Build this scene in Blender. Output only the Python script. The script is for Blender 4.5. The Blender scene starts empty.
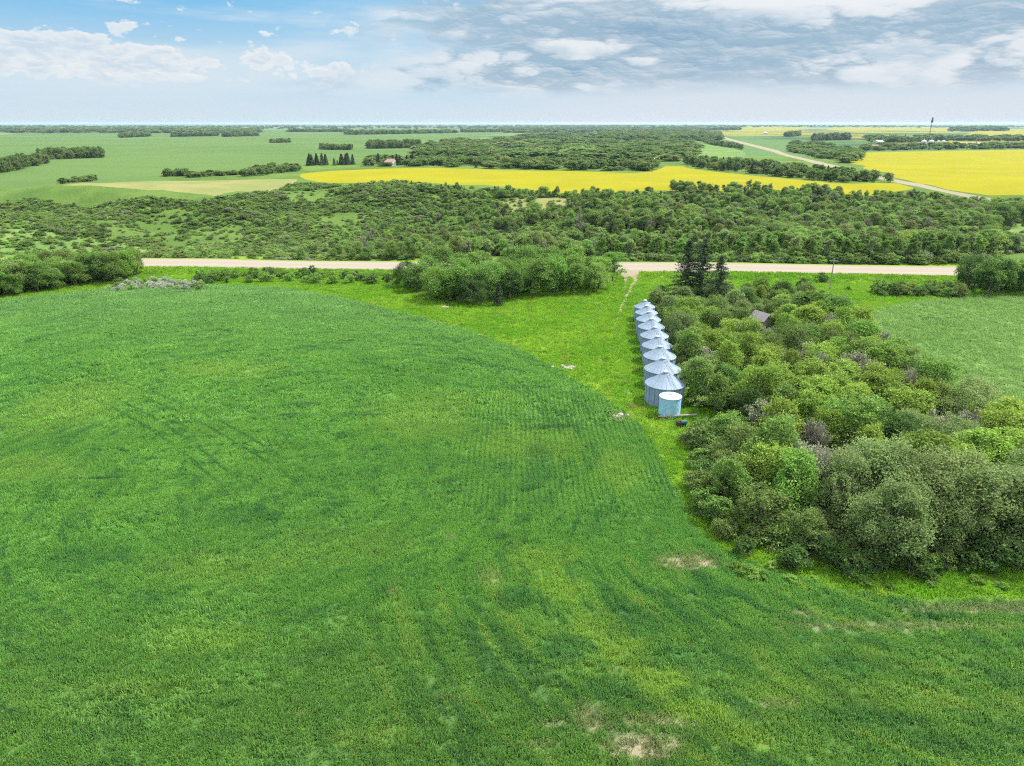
import bpy, math, random
import numpy as np
from mathutils import Vector, geometry as mgeo

PI = math.pi
R = math.radians
rng = np.random.default_rng(11)
random.seed(5)
scene = bpy.context.scene
C = scene.collection

# ------------------------------------------------------------------ camera constants
CAM_H, PITCH, FPX = 40.0, R(20.1), 710.0
CX, CY = 512.0, 383.0

# ------------------------------------------------------------------ numpy noise
def _hash(ix, iy, s):
    v = np.sin(ix * 127.1 + iy * 311.7 + s * 74.7) * 43758.5453
    return v - np.floor(v)

def vnoise(x, y, s=0):
    x = np.asarray(x, float); y = np.asarray(y, float)
    ix = np.floor(x); iy = np.floor(y); fx = x - ix; fy = y - iy
    fx = fx * fx * (3 - 2 * fx); fy = fy * fy * (3 - 2 * fy)
    a = _hash(ix, iy, s); b = _hash(ix + 1, iy, s); c = _hash(ix, iy + 1, s); d = _hash(ix + 1, iy + 1, s)
    return (a + (b - a) * fx) * (1 - fy) + (c + (d - c) * fx) * fy

def fbm(x, y, s=0, o=4):
    t = 0; a = .5; w = 0
    for k in range(o):
        t = t + a * vnoise(x * 2 ** k, y * 2 ** k, s + k * 7); w += a; a *= .5
    return t / w

def sst(a, b, x):
    t = np.clip((x - a) / (b - a), 0, 1)
    return t * t * (3 - 2 * t)

# ------------------------------------------------------------------ terrain
def road_y(x): return 205.5 - 0.047 * x

def hgt(x, y):
    x = np.asarray(x, float); y = np.asarray(y, float)
    z = (fbm(x / 60, y / 60, 3, 2) - .5) * 1.0 * sst(1500, 600, y)
    z = z + 1.3 * np.exp(-((x + 75) / 60) ** 2 - ((y - 130) / 45) ** 2)          # swell of the crop field on the left
    dip = sst(222, 275, y) * (1 - sst(300, 420, y))
    z = z - dip * (9.0 - 4.5 * sst(20, 120, x))
    z = z + (fbm(x / 55 + .3 * y / 55, y / 42, 9, 3) - .5) * (15.0 - 6 * sst(0, 80, x)) * sst(228, 300, y) * (1 - sst(400, 470, y))
    ridge = sst(330, 430, y) * (1 - sst(620, 1100, y))
    z = z + ridge * 6.0
    z = z + 6.5 * np.exp(-((x + 235) / 95) ** 2 - ((y - 300) / 32) ** 2)         # grassy knoll across the road, left
    dr = np.abs(y - road_y(x))
    z = z + .9 * (1 - sst(7.5, 13, dr)) - .5 * np.exp(-((dr - 14) / 3) ** 2)
    far = sst(1200, 4000, y)
    z = z + far * (fbm(x / 2600, y / 1700, 21, 3) - .5) * 26
    return z

def hz(x, y): return float(hgt(x, y))

def ray(px, py):
    u = (px - CX) / FPX; v = (CY - py) / FPX
    return Vector((u, math.cos(PITCH) + v * math.sin(PITCH), -math.sin(PITCH) + v * math.cos(PITCH)))

TT = 15.0 * 1.006 ** np.arange(1340)
def G(px, py):
    """ground point seen where the survey photo has (px, py)"""
    d = ray(px, py); t = TT; lo = 15.0; hi = 45000.0
    for _ in range(3):
        b = np.nonzero(CAM_H + d.z * t < hgt(d.x * t, d.y * t))[0]
        i = b[0] if len(b) else len(t) - 1
        lo, hi = t[max(i - 1, 0)], t[i]; t = np.linspace(lo, hi, 24)
    return (float(d.x * hi), float(d.y * hi))

def proj(x, y, z):
    f = y * math.cos(PITCH) + (CAM_H - z) * math.sin(PITCH)
    w = y * math.sin(PITCH) - (CAM_H - z) * math.cos(PITCH)
    return CX + FPX * x / f, CY - FPX * w / f

def poly(*pts): return [G(a, b) for a, b in pts]

def inside(P, x, y):
    x = np.asarray(x); y = np.asarray(y); r = np.zeros(x.shape, bool); n = len(P)
    for i in range(n):
        x1, y1 = P[i]; x2, y2 = P[(i + 1) % n]
        if y1 == y2: continue
        c = ((y1 > y) != (y2 > y)) & (x < (x2 - x1) * (y - y1) / (y2 - y1) + x1)
        r ^= c
    return r

# ------------------------------------------------------------------ node helpers
class E:
    """tiny expression wrapper around shader Math nodes"""
    def __init__(s, nt, o): s.nt, s.o = nt, o
    def _m(s, op, *a, clamp=False):
        n = s.nt.nodes.new('ShaderNodeMath'); n.operation = op; n.use_clamp = clamp
        for i, v in enumerate((s,) + a):
            if isinstance(v, E): s.nt.links.new(v.o, n.inputs[i])
            else: n.inputs[i].default_value = v
        return E(s.nt, n.outputs[0])
    def __add__(s, b): return s._m('ADD', b)
    __radd__ = __add__
    def __mul__(s, b): return s._m('MULTIPLY', b)
    __rmul__ = __mul__
    def __sub__(s, b): return s._m('SUBTRACT', b)
    def __rsub__(s, b): return (s * -1.0) + b
    def __truediv__(s, b): return s._m('DIVIDE', b)
    def f(s, op, *a): return s._m(op, *a)
    def clamp(s): return s._m('ADD', 0.0, clamp=True)
    def ss(s, a, b):
        n = s.nt.nodes.new('ShaderNodeMapRange'); n.interpolation_type = 'SMOOTHSTEP'
        if a > b:
            n.inputs[1].default_value = b; n.inputs[2].default_value = a; n.inputs[3].default_value = 1; n.inputs[4].default_value = 0
        else:
            n.inputs[1].default_value = a; n.inputs[2].default_value = b
        s.nt.links.new(s.o, n.inputs[0]); return E(s.nt, n.outputs[0])

def comb(nt, *a):
    n = nt.nodes.new('ShaderNodeCombineXYZ')
    for i, v in enumerate(a):
        if isinstance(v, E): nt.links.new(v.o, n.inputs[i])
        else: n.inputs[i].default_value = v
    return n.outputs[0]

def sep(nt, o):
    n = nt.nodes.new('ShaderNodeSeparateXYZ'); nt.links.new(o, n.inputs[0])
    return [E(nt, q) for q in n.outputs]

def noise(nt, vec, scale, detail=4, rough=.55, dist=0):
    n = nt.nodes.new('ShaderNodeTexNoise'); nt.links.new(vec, n.inputs['Vector'])
    n.inputs['Scale'].default_value = scale; n.inputs['Detail'].default_value = detail
    n.inputs['Roughness'].default_value = rough; n.inputs['Distortion'].default_value = dist
    return E(nt, n.outputs[0])

def mix(nt, f, a, b):
    n = nt.nodes.new('ShaderNodeMix'); n.data_type = 'RGBA'
    for i, v in ((0, f), (6, a), (7, b)):
        if isinstance(v, E): nt.links.new(v.o, n.inputs[i])
        elif isinstance(v, (int, float)): n.inputs[i].default_value = v
        elif isinstance(v, tuple): n.inputs[i].default_value = v + (1,)
        else: nt.links.new(v, n.inputs[i])
    return n.outputs[2]

def position(nt):
    return nt.nodes.new('ShaderNodeNewGeometry').outputs['Position']

def newmat(name):
    m = bpy.data.materials.new(name); m.use_nodes = True
    nt = m.node_tree; nt.nodes.clear()
    return m, nt

def finish(nt, shader):
    o = nt.nodes.new('ShaderNodeOutputMaterial'); nt.links.new(shader, o.inputs[0])

ALB = .64      # overall reflectance scale of every material
def dim(nt, color):
    if isinstance(color, tuple): return tuple(v * ALB for v in color)
    n = nt.nodes.new('ShaderNodeVectorMath'); n.operation = 'SCALE'; n.inputs['Scale'].default_value = ALB
    nt.links.new(color, n.inputs[0]); return n.outputs[0]

def principled(nt, color, rough=.9, metal=0, spec=.08, bump=None, bs=.5, bd=.1):
    p = nt.nodes.new('ShaderNodeBsdfPrincipled'); color = dim(nt, color)
    if isinstance(color, tuple): p.inputs['Base Color'].default_value = color + (1,)
    else: nt.links.new(color, p.inputs['Base Color'])
    if isinstance(rough, E): nt.links.new(rough.o, p.inputs['Roughness'])
    else: p.inputs['Roughness'].default_value = rough
    p.inputs['Metallic'].default_value = metal
    p.inputs['Specular IOR Level'].default_value = spec
    if bump is not None:
        b = nt.nodes.new('ShaderNodeBump'); b.inputs['Strength'].default_value = bs; b.inputs['Distance'].default_value = bd
        nt.links.new(bump.o, b.inputs['Height']); nt.links.new(b.outputs[0], p.inputs['Normal'])
    return p.outputs[0]

def leafshader(nt, color, trans=.35):
    color = dim(nt, color)
    d = nt.nodes.new('ShaderNodeBsdfDiffuse'); t = nt.nodes.new('ShaderNodeBsdfTranslucent')
    nt.links.new(color, d.inputs[0]); nt.links.new(color, t.inputs[0])
    m = nt.nodes.new('ShaderNodeMixShader'); m.inputs[0].default_value = trans
    nt.links.new(d.outputs[0], m.inputs[1]); nt.links.new(t.outputs[0], m.inputs[2])
    return m.outputs[0]

def island(nt):
    return E(nt, nt.nodes.new('ShaderNodeNewGeometry').outputs['Random Per Island'])

# ---- field colours (shared by the soil sheet and by the plants that stand on it)
SOIL = []      # filled below: (x, y, rx, ry, strength) patches of bare earth
LIME, DEEP = [], []
PALE = []      # thinner, yellower crop

def crop_color(nt):
    P = position(nt); x, y, z = sep(nt, P)
    flat = comb(nt, x, y, 0.0)
    cx, cy = PIVOT
    dx = x - cx; dy = y - cy
    rad = (dx * dx + dy * dy).f('SQRT'); ang = dy.f('ARCTAN2', dx)
    arc = comb(nt, rad * .30, ang * 3.2, 0.0)
    ex, ey = PIVOT2
    ux = x - ex; uy = y - ey; rad2 = (ux * ux + uy * uy).f('SQRT'); ang2 = uy.f('ARCTAN2', ux)
    n1 = noise(nt, flat, .028, 4, .6); n2 = noise(nt, flat, .16, 5, .6, .6)
    n3 = noise(nt, comb(nt, rad * .34, ang * 3.6, 0.0), 1.0, 6, .66, .5)
    n4 = noise(nt, flat, 1.1, 4, .65); n5 = noise(nt, comb(nt, rad * .9, ang * 6.0, 4.0), 1.0, 5, .65, .8)
    n6 = noise(nt, comb(nt, rad2 * .55, ang2 * 4.0, 8.0), 1.0, 6, .68, .4)
    low = (y + x * -.25).ss(64, 50) * x.ss(-22, -2)
    c = mix(nt, n1.ss(.38, .62), CROP[0], CROP[1])
    c = mix(nt, n2.ss(.50, .70) * .6, c, CROP[2])
    upper = low * -1.0 + 1.0
    c = mix(nt, n5.ss(.54, .64) * .72 * upper, c, CROP[3])
    c = mix(nt, n3.ss(.53, .64) * .62 * upper, c, CROP[3])
    c = mix(nt, n3.ss(.46, .34) * .45 * upper, c, CROP[2])
    c = mix(nt, n6.ss(.50, .60) * .85 * low, c, CROP[3])
    c = mix(nt, n6.ss(.47, .38) * .8 * low, c, CROP[4])
    c = mix(nt, n4.ss(.50, .75) * .45, c, CROP[4])
    n8 = noise(nt, comb(nt, x * .16 + n2 * 1.2, y * .50, 2.0), 1.0, 4, .6, .3)
    c = mix(nt, n8.ss(.615, .66) * n1.ss(.40, .52) * .75 * y.ss(50, 70), c, (.065, .185, .085))
    # wheel tracks of the sprayer
    for (ax, ay, bx, by) in TRAM:
        L_ = math.hypot(bx - ax, by - ay); nx, ny = -(by - ay) / L_, (bx - ax) / L_
        al = ((x - ax) * (bx - ax) + (y - ay) * (by - ay)) / (L_ * L_)
        dd = ((x - ax) * nx + (y - ay) * ny + (al - .5) * (al - .5) * 14.0 - 3.5 + (n2 - .5) * .8).f('ABSOLUTE')
        tm = (dd - 1.0).f('ABSOLUTE').ss(.34, .10) * al.ss(-.05, .1) * al.ss(1.05, .8) * n2.ss(.36, .5)
        c = mix(nt, tm * .75, c, CROP[3])
    c = mix(nt, y.ss(60, 38) * .35, c, (.20, .335, .085))
    far = y.ss(105, 185)
    c = mix(nt, far * .5, c, CROP[5])
    # seed rows showing in the right middle of the field
    row = ((x + n2 * .6) * (2 * PI / .66)).f('SINE')
    rm = y.ss(62, 74) * y.ss(118, 98) * x.ss(-14, -2) * n1.ss(.36, .5)
    c = mix(nt, rm * row.ss(.1, .9) * .62 * n4.ss(.25, .5), c, CROP[3])
    c = mix(nt, rm * row.ss(-.2, -.9) * .28, c, CROP[4])
    def blob(px, py, rx, ry):
        a = (x - px) / rx; b = (y - py) / ry
        return (a * a + b * b).f('SQRT')
    for (px, py, rx, ry, st) in PALE:
        d = blob(px, py, rx, ry) + (n2 - .5) * 1.6
        c = mix(nt, d.ss(1.25, .4) * st, c, CROP[4])
    for (px, py, rx, ry, st) in LIME:
        d = blob(px, py, rx, ry) + (n2 - .5) * 1.8 + (n6 - .5) * 2.2
        c = mix(nt, d.ss(1.3, .5) * st, c, (.40, .62, .10))
    for (px, py, rx, ry, st) in DEEP:
        d = blob(px, py, rx, ry) + (n2 - .5) * 2.0 + (n6 - .5) * 2.4
        c = mix(nt, d.ss(1.2, .5) * st, c, CROP[3])
    soilf = None
    for (px, py, rx, ry, st) in SOIL:
        d = blob(px, py, rx, ry) + (n4 - .5) * 1.9 + (n2 - .5) * 1.2
        s = d.ss(1.45, .30) * st
        soilf = s if soilf is None else soilf.f('MAXIMUM', s)
    return c, n4, soilf

CROP = [(.205, .475, .095), (.245, .53, .100), (.32, .61, .115), (.105, .31, .090), (.42, .62, .12), (.36, .58, .22)]
PIVOT = G(300, 470)
PIVOT2 = G(930, 500)
TRAM = [G(20, 372) + G(250, 505), G(50, 366) + G(330, 500), G(420, 330) + G(600, 470)]
for a in [(690, 564, 32, 9, .95), (590, 720, 20, 16, .8), (640, 748, 40, 14, .95), (655, 722, 34, 6, .75), (552, 724, 16, 5, .5), (450, 538, 6, 4, .6),
          (392, 594, 5, 2.5, .9), (489, 577, 14, 8, .45), (985, 610, 85, 6, .75), (900, 627, 120, 5, .6), (780, 705, 24, 6, .5), (1010, 600, 30, 3, .5),
          (620, 418, 12, 4, .8), (800, 615, 20, 4, .4), (545, 745, 24, 5, .4), (300, 715, 8, 4, .3), (450, 700, 20, 4, .3)]:
    g = G(a[0], a[1]); g1 = G(a[0] + a[2], a[1]); g2 = G(a[0], a[1] - a[3])
    SOIL.append((g[0], g[1], g1[0] - g[0], g2[1] - g[1], a[4]))
for lst, items in ((LIME, [(540, 560, 45, 14, .5), (562, 592, 32, 14, .6), (588, 625, 28, 14, .7), (622, 655, 30, 13, .75), (660, 683, 34, 13, .8), (700, 712, 38, 13, .7), (745, 742, 45, 12, .6), (520, 445, 60, 16, .4), (620, 470, 30, 20, .45), (450, 400, 60, 10, .3), (200, 640, 70, 14, .3), (800, 690, 60, 12, .35)]),
                   (DEEP, [(520, 600, 22, 12, .7), (610, 690, 30, 14, .6), (560, 650, 26, 14, .7), (640, 620, 50, 14, .45), (700, 660, 60, 14, .45), (770, 640, 70, 10, .4), (840, 665, 60, 10, .4), (230, 520, 60, 10, .4), (90, 560, 60, 10, .4), (540, 470, 14, 30, .5), (860, 720, 60, 10, .4)])):
    for a in items:
        g = G(a[0], a[1]); g1 = G(a[0] + a[2], a[1]); g2 = G(a[0], a[1] - a[3])
        lst.append((g[0], g[1], g1[0] - g[0], g2[1] - g[1], a[4]))
for a in [(70, 405, 60, 28, .4), (15, 470, 60, 18, .35), (200, 570, 80, 20, .3), (350, 545, 90, 22, .25), (650, 680, 70, 20, .3), (720, 725, 80, 16, .3),
          (230, 370, 60, 10, .4), (420, 420, 60, 20, .4), (900, 700, 80, 16, .3), (130, 690, 60, 14, .3), (370, 740, 60, 14, .35)]:
    g = G(a[0], a[1]); g1 = G(a[0] + a[2], a[1]); g2 = G(a[0], a[1] - a[3])
    PALE.append((g[0], g[1], g1[0] - g[0], g2[1] - g[1], a[4]))

def position_near(nt):
    return sep(nt, position(nt))[1].ss(175, 90)

def ground_mat(name, kind):
    m, nt = newmat(name)
    P = position(nt); x, y, z = sep(nt, P); flat = comb(nt, x, y, 0.0)
    if kind == 'crop':
        c, n4, soilf = crop_color(nt)
        c = mix(nt, position_near(nt) * .3 + .55, c, mix(nt, .62, c, (.03, .055, .02)))  # sheet darkened for soil and for shade among the plants, put into the colour
        c = mix(nt, soilf, c, (.40, .35, .22))
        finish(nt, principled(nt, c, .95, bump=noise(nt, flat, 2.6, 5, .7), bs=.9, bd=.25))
    elif kind == 'grass':
        n1 = noise(nt, flat, .06, 4, .6); n2 = noise(nt, flat, .4, 5, .65); n3 = noise(nt, flat, 2.5, 4, .7)
        c = mix(nt, n1.ss(.35, .65), (.24, .44, .026), (.31, .50, .032))
        c = mix(nt, n2.ss(.5, .72) * .7, c, (.17, .35, .026))
        c = mix(nt, n3.ss(.52, .8) * .5, c, (.15, .23, .03))
        n4 = noise(nt, flat, .13, 4, .6)
        c = mix(nt, n4.ss(.62, .75) * .5, c, (.26, .34, .08))
        c = mix(nt, .35, c, (.06, .11, .015))  # grass sheet toned down: soil and shade under the tufts, in its colour
        finish(nt, principled(nt, c, .95, bump=n3, bs=.9, bd=.25))
    elif kind == 'barley':
        arc = comb(nt, x * .5 + y * .32, y * .10 - x * .05, 0.0)
        n1 = noise(nt, flat, .05, 4, .6); n2 = noise(nt, arc, .5, 5, .65, .4); n3 = noise(nt, flat, 1.6, 4, .7)
        c = mix(nt, n1.ss(.35, .65), (.30, .51, .14), (.36, .57, .165))
        c = mix(nt, n2.ss(.5, .68) * .65, c, (.22, .39, .115))
        c = mix(nt, n3.ss(.5, .8) * .4, c, (.17, .28, .08)); c = mix(nt, .55, c, (.05, .09, .025))  # last mix darkens the sheet: soil and shade between stems put into colour
        finish(nt, principled(nt, c, .95, bump=n3, bs=.8, bd=.25))
    elif kind == 'scrub':
        n1 = noise(nt, flat, .022, 4, .6); n2 = noise(nt, flat, .12, 5, .65); n3 = noise(nt, flat, .8, 5, .7)
        c = mix(nt, n1.ss(.38, .62), (.11, .20, .035), (.16, .26, .050))
        c = mix(nt, n2.ss(.5, .7) * .5, c, (.075, .155, .035)); n7 = noise(nt, flat, .015, 5, .65, .5); c = mix(nt, n7.ss(.60, .70) * .7, c, (.33, .30, .13))
        c = mix(nt, n3.ss(.55, .8) * .5, c, (.26, .27, .11))
        finish(nt, principled(nt, c, .95, bump=n3, bs=1, bd=.8))
    elif kind == 'plain':
        # far farmland: sections of crops, grass and bush
        v = nt.nodes.new('ShaderNodeTexVoronoi'); v.distance = 'CHEBYCHEV'; v.inputs['Scale'].default_value = 1; v.inputs['Randomness'].default_value = .85
        nt.links.new(comb(nt, x * (1 / 1150), y * (1 / 900), 0.0), v.inputs['Vector'])
        r = sep(nt, v.outputs['Color'])[0]; r2 = sep(nt, v.outputs['Color'])[1]
        n1 = noise(nt, flat, .0016, 5, .6); n2 = noise(nt, flat, .012, 5, .7)
        c = mix(nt, r.ss(.2, .8), (.10, .20, .055), (.16, .26, .08))
        c = mix(nt, r2.ss(.70, .72) * .8, c, (.30, .30, .10))
        c = mix(nt, r2.ss(.16, .14) * x.ss(300, 900), c, (.30, .29, .03))
        c = mix(nt, n1.ss(.50, .60) * .8, c, (.04, .085, .035))
        c = mix(nt, n2.ss(.5, .8) * .5, c, (.05, .11, .04))
        finish(nt, principled(nt, c, .95))
    elif kind == 'canola':
        n1 = noise(nt, flat, .02, 4, .6); n2 = noise(nt, comb(nt, x * .03, y * .3, 0.0), 1, 5, .7); n3 = noise(nt, flat, .7, 4, .7)
        c = mix(nt, n1.ss(.35, .65), (.32, .295, .002), (.37, .335, .003))
        c = mix(nt, n2.ss(.48, .68) * .75, c, (.29, .31, .008)); n6 = noise(nt, comb(nt, x * .006, y * .035, 0.0), 1, 5, .65, .8); c = mix(nt, n6.ss(.54, .70) * .6, c, (.30, .32, .01))
        c = mix(nt, n3.ss(.5, .8) * .3, c, (.27, .30, .008))
        finish(nt, principled(nt, c, .95, bump=n3, bs=.6, bd=.3))
    elif kind == 'paleyellow':
        n1 = noise(nt, flat, .004, 4, .6)
        c = mix(nt, n1.ss(.4, .6), (.27, .27, .03), (.34, .32, .025))
        finish(nt, principled(nt, c, .95))
    elif kind == 'field':
        n1 = noise(nt, flat, .004, 4, .6); n2 = noise(nt, comb(nt, x * .004, y * .03, 0.0), 1, 5, .6); n3 = noise(nt, flat, .09, 5, .7)
        c = mix(nt, n1.ss(.35, .65), (.105, .19, .045), (.13, .22, .052))
        c = mix(nt, n2.ss(.5, .72) * .4, c, (.09, .175, .045))
        c = mix(nt, n3.ss(.5, .8) * .25, c, (.17, .27, .09))
        finish(nt, principled(nt, c, .95))
    elif kind == 'pasture':
        n1 = noise(nt, flat, .03, 4, .6); n2 = noise(nt, flat, .25, 5, .65)
        c = mix(nt, n1.ss(.35, .65), (.14, .26, .055), (.21, .31, .08))
        c = mix(nt, n2.ss(.45, .7) * .7, c, (.11, .20, .05))
        finish(nt, principled(nt, c, .95, bump=n2, bs=.6, bd=.3))
    elif kind == 'dry':
        n1 = noise(nt, flat, .03, 4, .6); n2 = noise(nt, flat, .2, 5, .65)
        c = mix(nt, n1.ss(.35, .65), (.23, .27, .080), (.32, .30, .11))
        c = mix(nt, n2.ss(.5, .75) * .5, c, (.15, .22, .06))
        finish(nt, principled(nt, c, .95, bump=n2, bs=.6, bd=.3))
    elif kind == 'road':
        n1 = noise(nt, comb(nt, x * .03, y * 1.4, 0.0), 1, 5, .6); n2 = noise(nt, flat, 3, 5, .7)
        c = mix(nt, n1.ss(.3, .7), (.36, .305, .235), (.42, .36, .285))
        w_ = ((y + x * .047 - 205.5).f('ABSOLUTE')); c = mix(nt, (w_ - 3.0).f('ABSOLUTE').ss(1.1, .2) * .35, c, (.47, .42, .345)); c = mix(nt, (w_ + n1 * 1.2).ss(5.6, 7.0) * .6, c, (.36, .30, .17))
        c = mix(nt, n2.ss(.5, .8) * .4, c, (.33, .29, .235))
        finish(nt, principled(nt, c, .9, bump=n2, bs=.4, bd=.04))
    elif kind == 'gravel':
        n1 = noise(nt, flat, .5, 5, .6); n2 = noise(nt, flat, 3, 5, .7)
        c = mix(nt, n1.ss(.3, .7), (.33, .275, .19), (.39, .33, .235))
        c = mix(nt, n2.ss(.5, .8) * .4, c, (.26, .26, .12))
        finish(nt, principled(nt, c, .95, bump=n2, bs=.5, bd=.06))
    return m
TRACK = True

# ------------------------------------------------------------------ tagging
def tag(o, label=None, cat=None, group=None, kind=None):
    if label: o['label'] = label
    if cat: o['category'] = cat
    if group: o['group'] = group
    if kind: o['kind'] = kind
    return o

def link(name, me, mat=None, parent=None, loc=None):
    o = bpy.data.objects.new(name, me)
    C.objects.link(o)
    if mat is not None and me is not None and not me.materials: me.materials.append(mat)
    if parent is not None: o.parent = parent
    if loc is not None: o.location = loc
    return o

def empty(name, loc, rz=0):
    o = bpy.data.objects.new(name, None); C.objects.link(o)
    o.location = loc; o.rotation_euler = (0, 0, rz); o.empty_display_size = .3
    return o

# ------------------------------------------------------------------ ground partition
def edge_pts(P, jit=0.0):
    out = []; n = len(P)
    for i in range(n):
        a = np.array(P[i]); b = np.array(P[(i + 1) % n]); L = np.linalg.norm(b - a)
        step = max(1.5, .02 * min(np.hypot(*a), np.hypot(*b)))
        k = max(1, int(L / step))
        k = min(k, 120)
        nrm = np.array([-(b - a)[1], (b - a)[0]]) / max(L, 1e-6)
        for j in range(k):
            p = a + (b - a) * j / k
            if jit: p = p + nrm * (fbm(p[0] / (step * 4), p[1] / (step * 4), 5, 3) - .5) * 2 * jit * step
            out.append((float(p[0]), float(p[1])))
    return out

REG = []   # (name, kind, material kind, polygon, label)
def region(name, mk, P, label, cat, jit=.8): REG.append((name, mk, edge_pts(P, jit), label, cat))

ring_r = [3.0]
while ring_r[-1] < 42000: ring_r.append(ring_r[-1] * 1.032 + .25)
far_P = poly((0, 200))  # warm-up

def roadband(w, x0=-900, x1=900):
    a = [(x, road_y(x) - w) for x in np.linspace(x0, x1, 40)]; b = [(x, road_y(x) + w) for x in np.linspace(x1, x0, 40)]
    return a + b

CROPP = poly((-60, 306), (0, 301), (60, 294), (130, 288), (210, 286), (280, 288), (335, 297), (395, 312), (450, 326), (505, 344), (560, 372), (600, 396), (634, 420),
             (652, 446), (672, 482), (690, 520), (716, 548), (770, 572), (850, 594), (930, 602), (1060, 600)) + [(70, 52), (85, 20), (60, -40), (-110, -40), (-260, 40), (-200, 170)]
BARLEY = poly((873, 310), (905, 303), (960, 297), (1040, 294)) + [(190, 172), (230, 120), (160, 70)] + poly((1060, 455), (1000, 415), (950, 385), (905, 360), (880, 335))
region('far_plain', 'plain', [(-42000, 900), (42000, 900), (42000, 42000), (-42000, 42000)], 'far farmland of fields and bush running to the horizon', 'land', 0)
region('scrub_land', 'scrub', [(-900, road_y(-900) + 16), (900, road_y(900) + 16), (1500, 900), (-1500, 900)], 'rough bushy ground of the valley across the highway', 'land', .8)
region('hay_field', 'field', poly((-200, 139), (0, 136), (120, 134), (250, 132), (420, 131), (500, 130), (520, 132), (470, 137), (410, 143), (408, 153), (330, 160), (300, 163), (240, 171), (165, 179), (80, 183), (0, 190), (-150, 197)), 'broad pale green crop field left of the yellow canola', 'field')
region('pasture', 'pasture', poly((700, 144), (742, 146), (748, 157), (700, 158), (694, 150)), 'small light green pasture beside the curving gravel road', 'pasture')
region('pasture', 'field', poly((655, 134), (682, 134), (692, 141), (664, 142)), 'far light green pasture left of the gravel road', 'pasture')
region('pasture', 'pasture', poly((985, 232), (1040, 215), (1100, 240), (1060, 256), (1000, 250)), 'light green slope beyond the aspen wood at the right edge', 'pasture')
region('pasture', 'pasture', poly((-60, 222), (30, 222), (80, 236), (135, 244), (185, 257), (60, 257), (-60, 245)), 'light green knoll across the highway, far left', 'pasture')
region('dry_grassland', 'dry', poly((60, 185), (160, 181), (300, 179), (296, 186), (250, 192), (215, 197), (180, 192), (120, 187)), 'tan dry grass strip on the ridge left of the canola', 'pasture')
region('dry_grassland', 'dry', poly((500, 200), (560, 197), (568, 206), (520, 217), (500, 213)), 'tan dry grass opening in the bush below the canola', 'pasture')
region('canola_field', 'canola', poly((298, 174), (330, 171), (370, 169.3), (440, 168), (500, 170), (560, 171), (633, 173), (650, 171), (666, 166), (682, 166.5), (700, 170), (740, 174), (790, 179), (831, 183), (895, 183.5), (915, 188.5),
                                          (880, 193), (848, 195), (800, 193), (759, 188), (726, 191), (628, 193), (590, 195), (559, 193), (500, 186), (440, 183.5), (370, 183), (320, 182), (300, 178)), 'long bright yellow canola field across the middle distance', 'canola field')
region('canola_field', 'canola', poly((841, 161), (859, 152.6), (940, 151), (1024, 149.5), (1100, 149)) + poly((1100, 205), (1024, 196.5), (990, 195.4), (950, 189.5), (917, 182.5), (884, 172)), 'broad yellow canola field right of the gravel road', 'canola field')
region('canola_field', 'paleyellow', poly((728, 131), (735, 126.5), (808, 125.8), (800, 130.5), (760, 131)), 'far yellow canola field beyond the bend of the gravel road', 'canola field')
region('canola_field', 'paleyellow', poly((826, 130), (835, 127), (952, 127.3), (948, 131.3), (880, 131)), 'far yellow canola strip behind the farm buildings', 'canola field')
region('canola_field', 'paleyellow', poly((965, 135), (975, 131), (1060, 129), (1060, 137), (1000, 137)), 'far yellow canola strip at the right edge near the horizon', 'canola field')
region('verge', 'grass', roadband(19, -700, 700), 'mown green verge on both sides of the highway', 'verge')
region('gravel_road', 'gravel', poly((676, 128.2), (686, 129), (702, 132.4), (730, 138.5), (778, 150.3), (815, 160.5), (860, 171.5), (906, 181.5), (936, 187.5), (978, 195.8), (1014, 202.5), (1060, 208), (1060, 213), (1010, 206.8), (974, 199), (932, 189.9), (902, 183.8), (857, 174), (811, 162.7), (774, 152.2), (727, 139.9), (699, 133.5), (684, 130.1)), 'pale gravel road climbing between the canola fields', 'road', 0)
region('highway', 'road', roadband(6.6, -900, 900), 'pale two-lane highway running straight across the valley', 'road', 0)
region('crop_field', 'crop', CROPP, 'large dark green grain field filling the foreground', 'field', .5)
region('barley_field', 'barley', BARLEY, 'light green grain field behind the wood on the right', 'field', .5)
region('driveway', 'gravel', poly((611, 270), (644, 270), (639, 274), (637.5, 280), (633, 279.5), (631, 276.5), (627.5, 277), (624, 277), (620, 274.5)), 'gravel approach joining the highway near the spruces', 'track', .2)
region('driveway', 'gravel', poly((633, 279), (637.5, 279), (630, 294), (622, 310), (616.5, 321), (614.6, 321), (619, 308), (627.5, 292)), 'right wheel rut curving from the approach down to the yard', 'track', .2)
region('driveway', 'gravel', poly((624, 276), (627.5, 276), (626.3, 286), (624.3, 294), (622.2, 294), (623.8, 284)), 'short left wheel rut of the driveway below the approach', 'track', .2)

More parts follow.
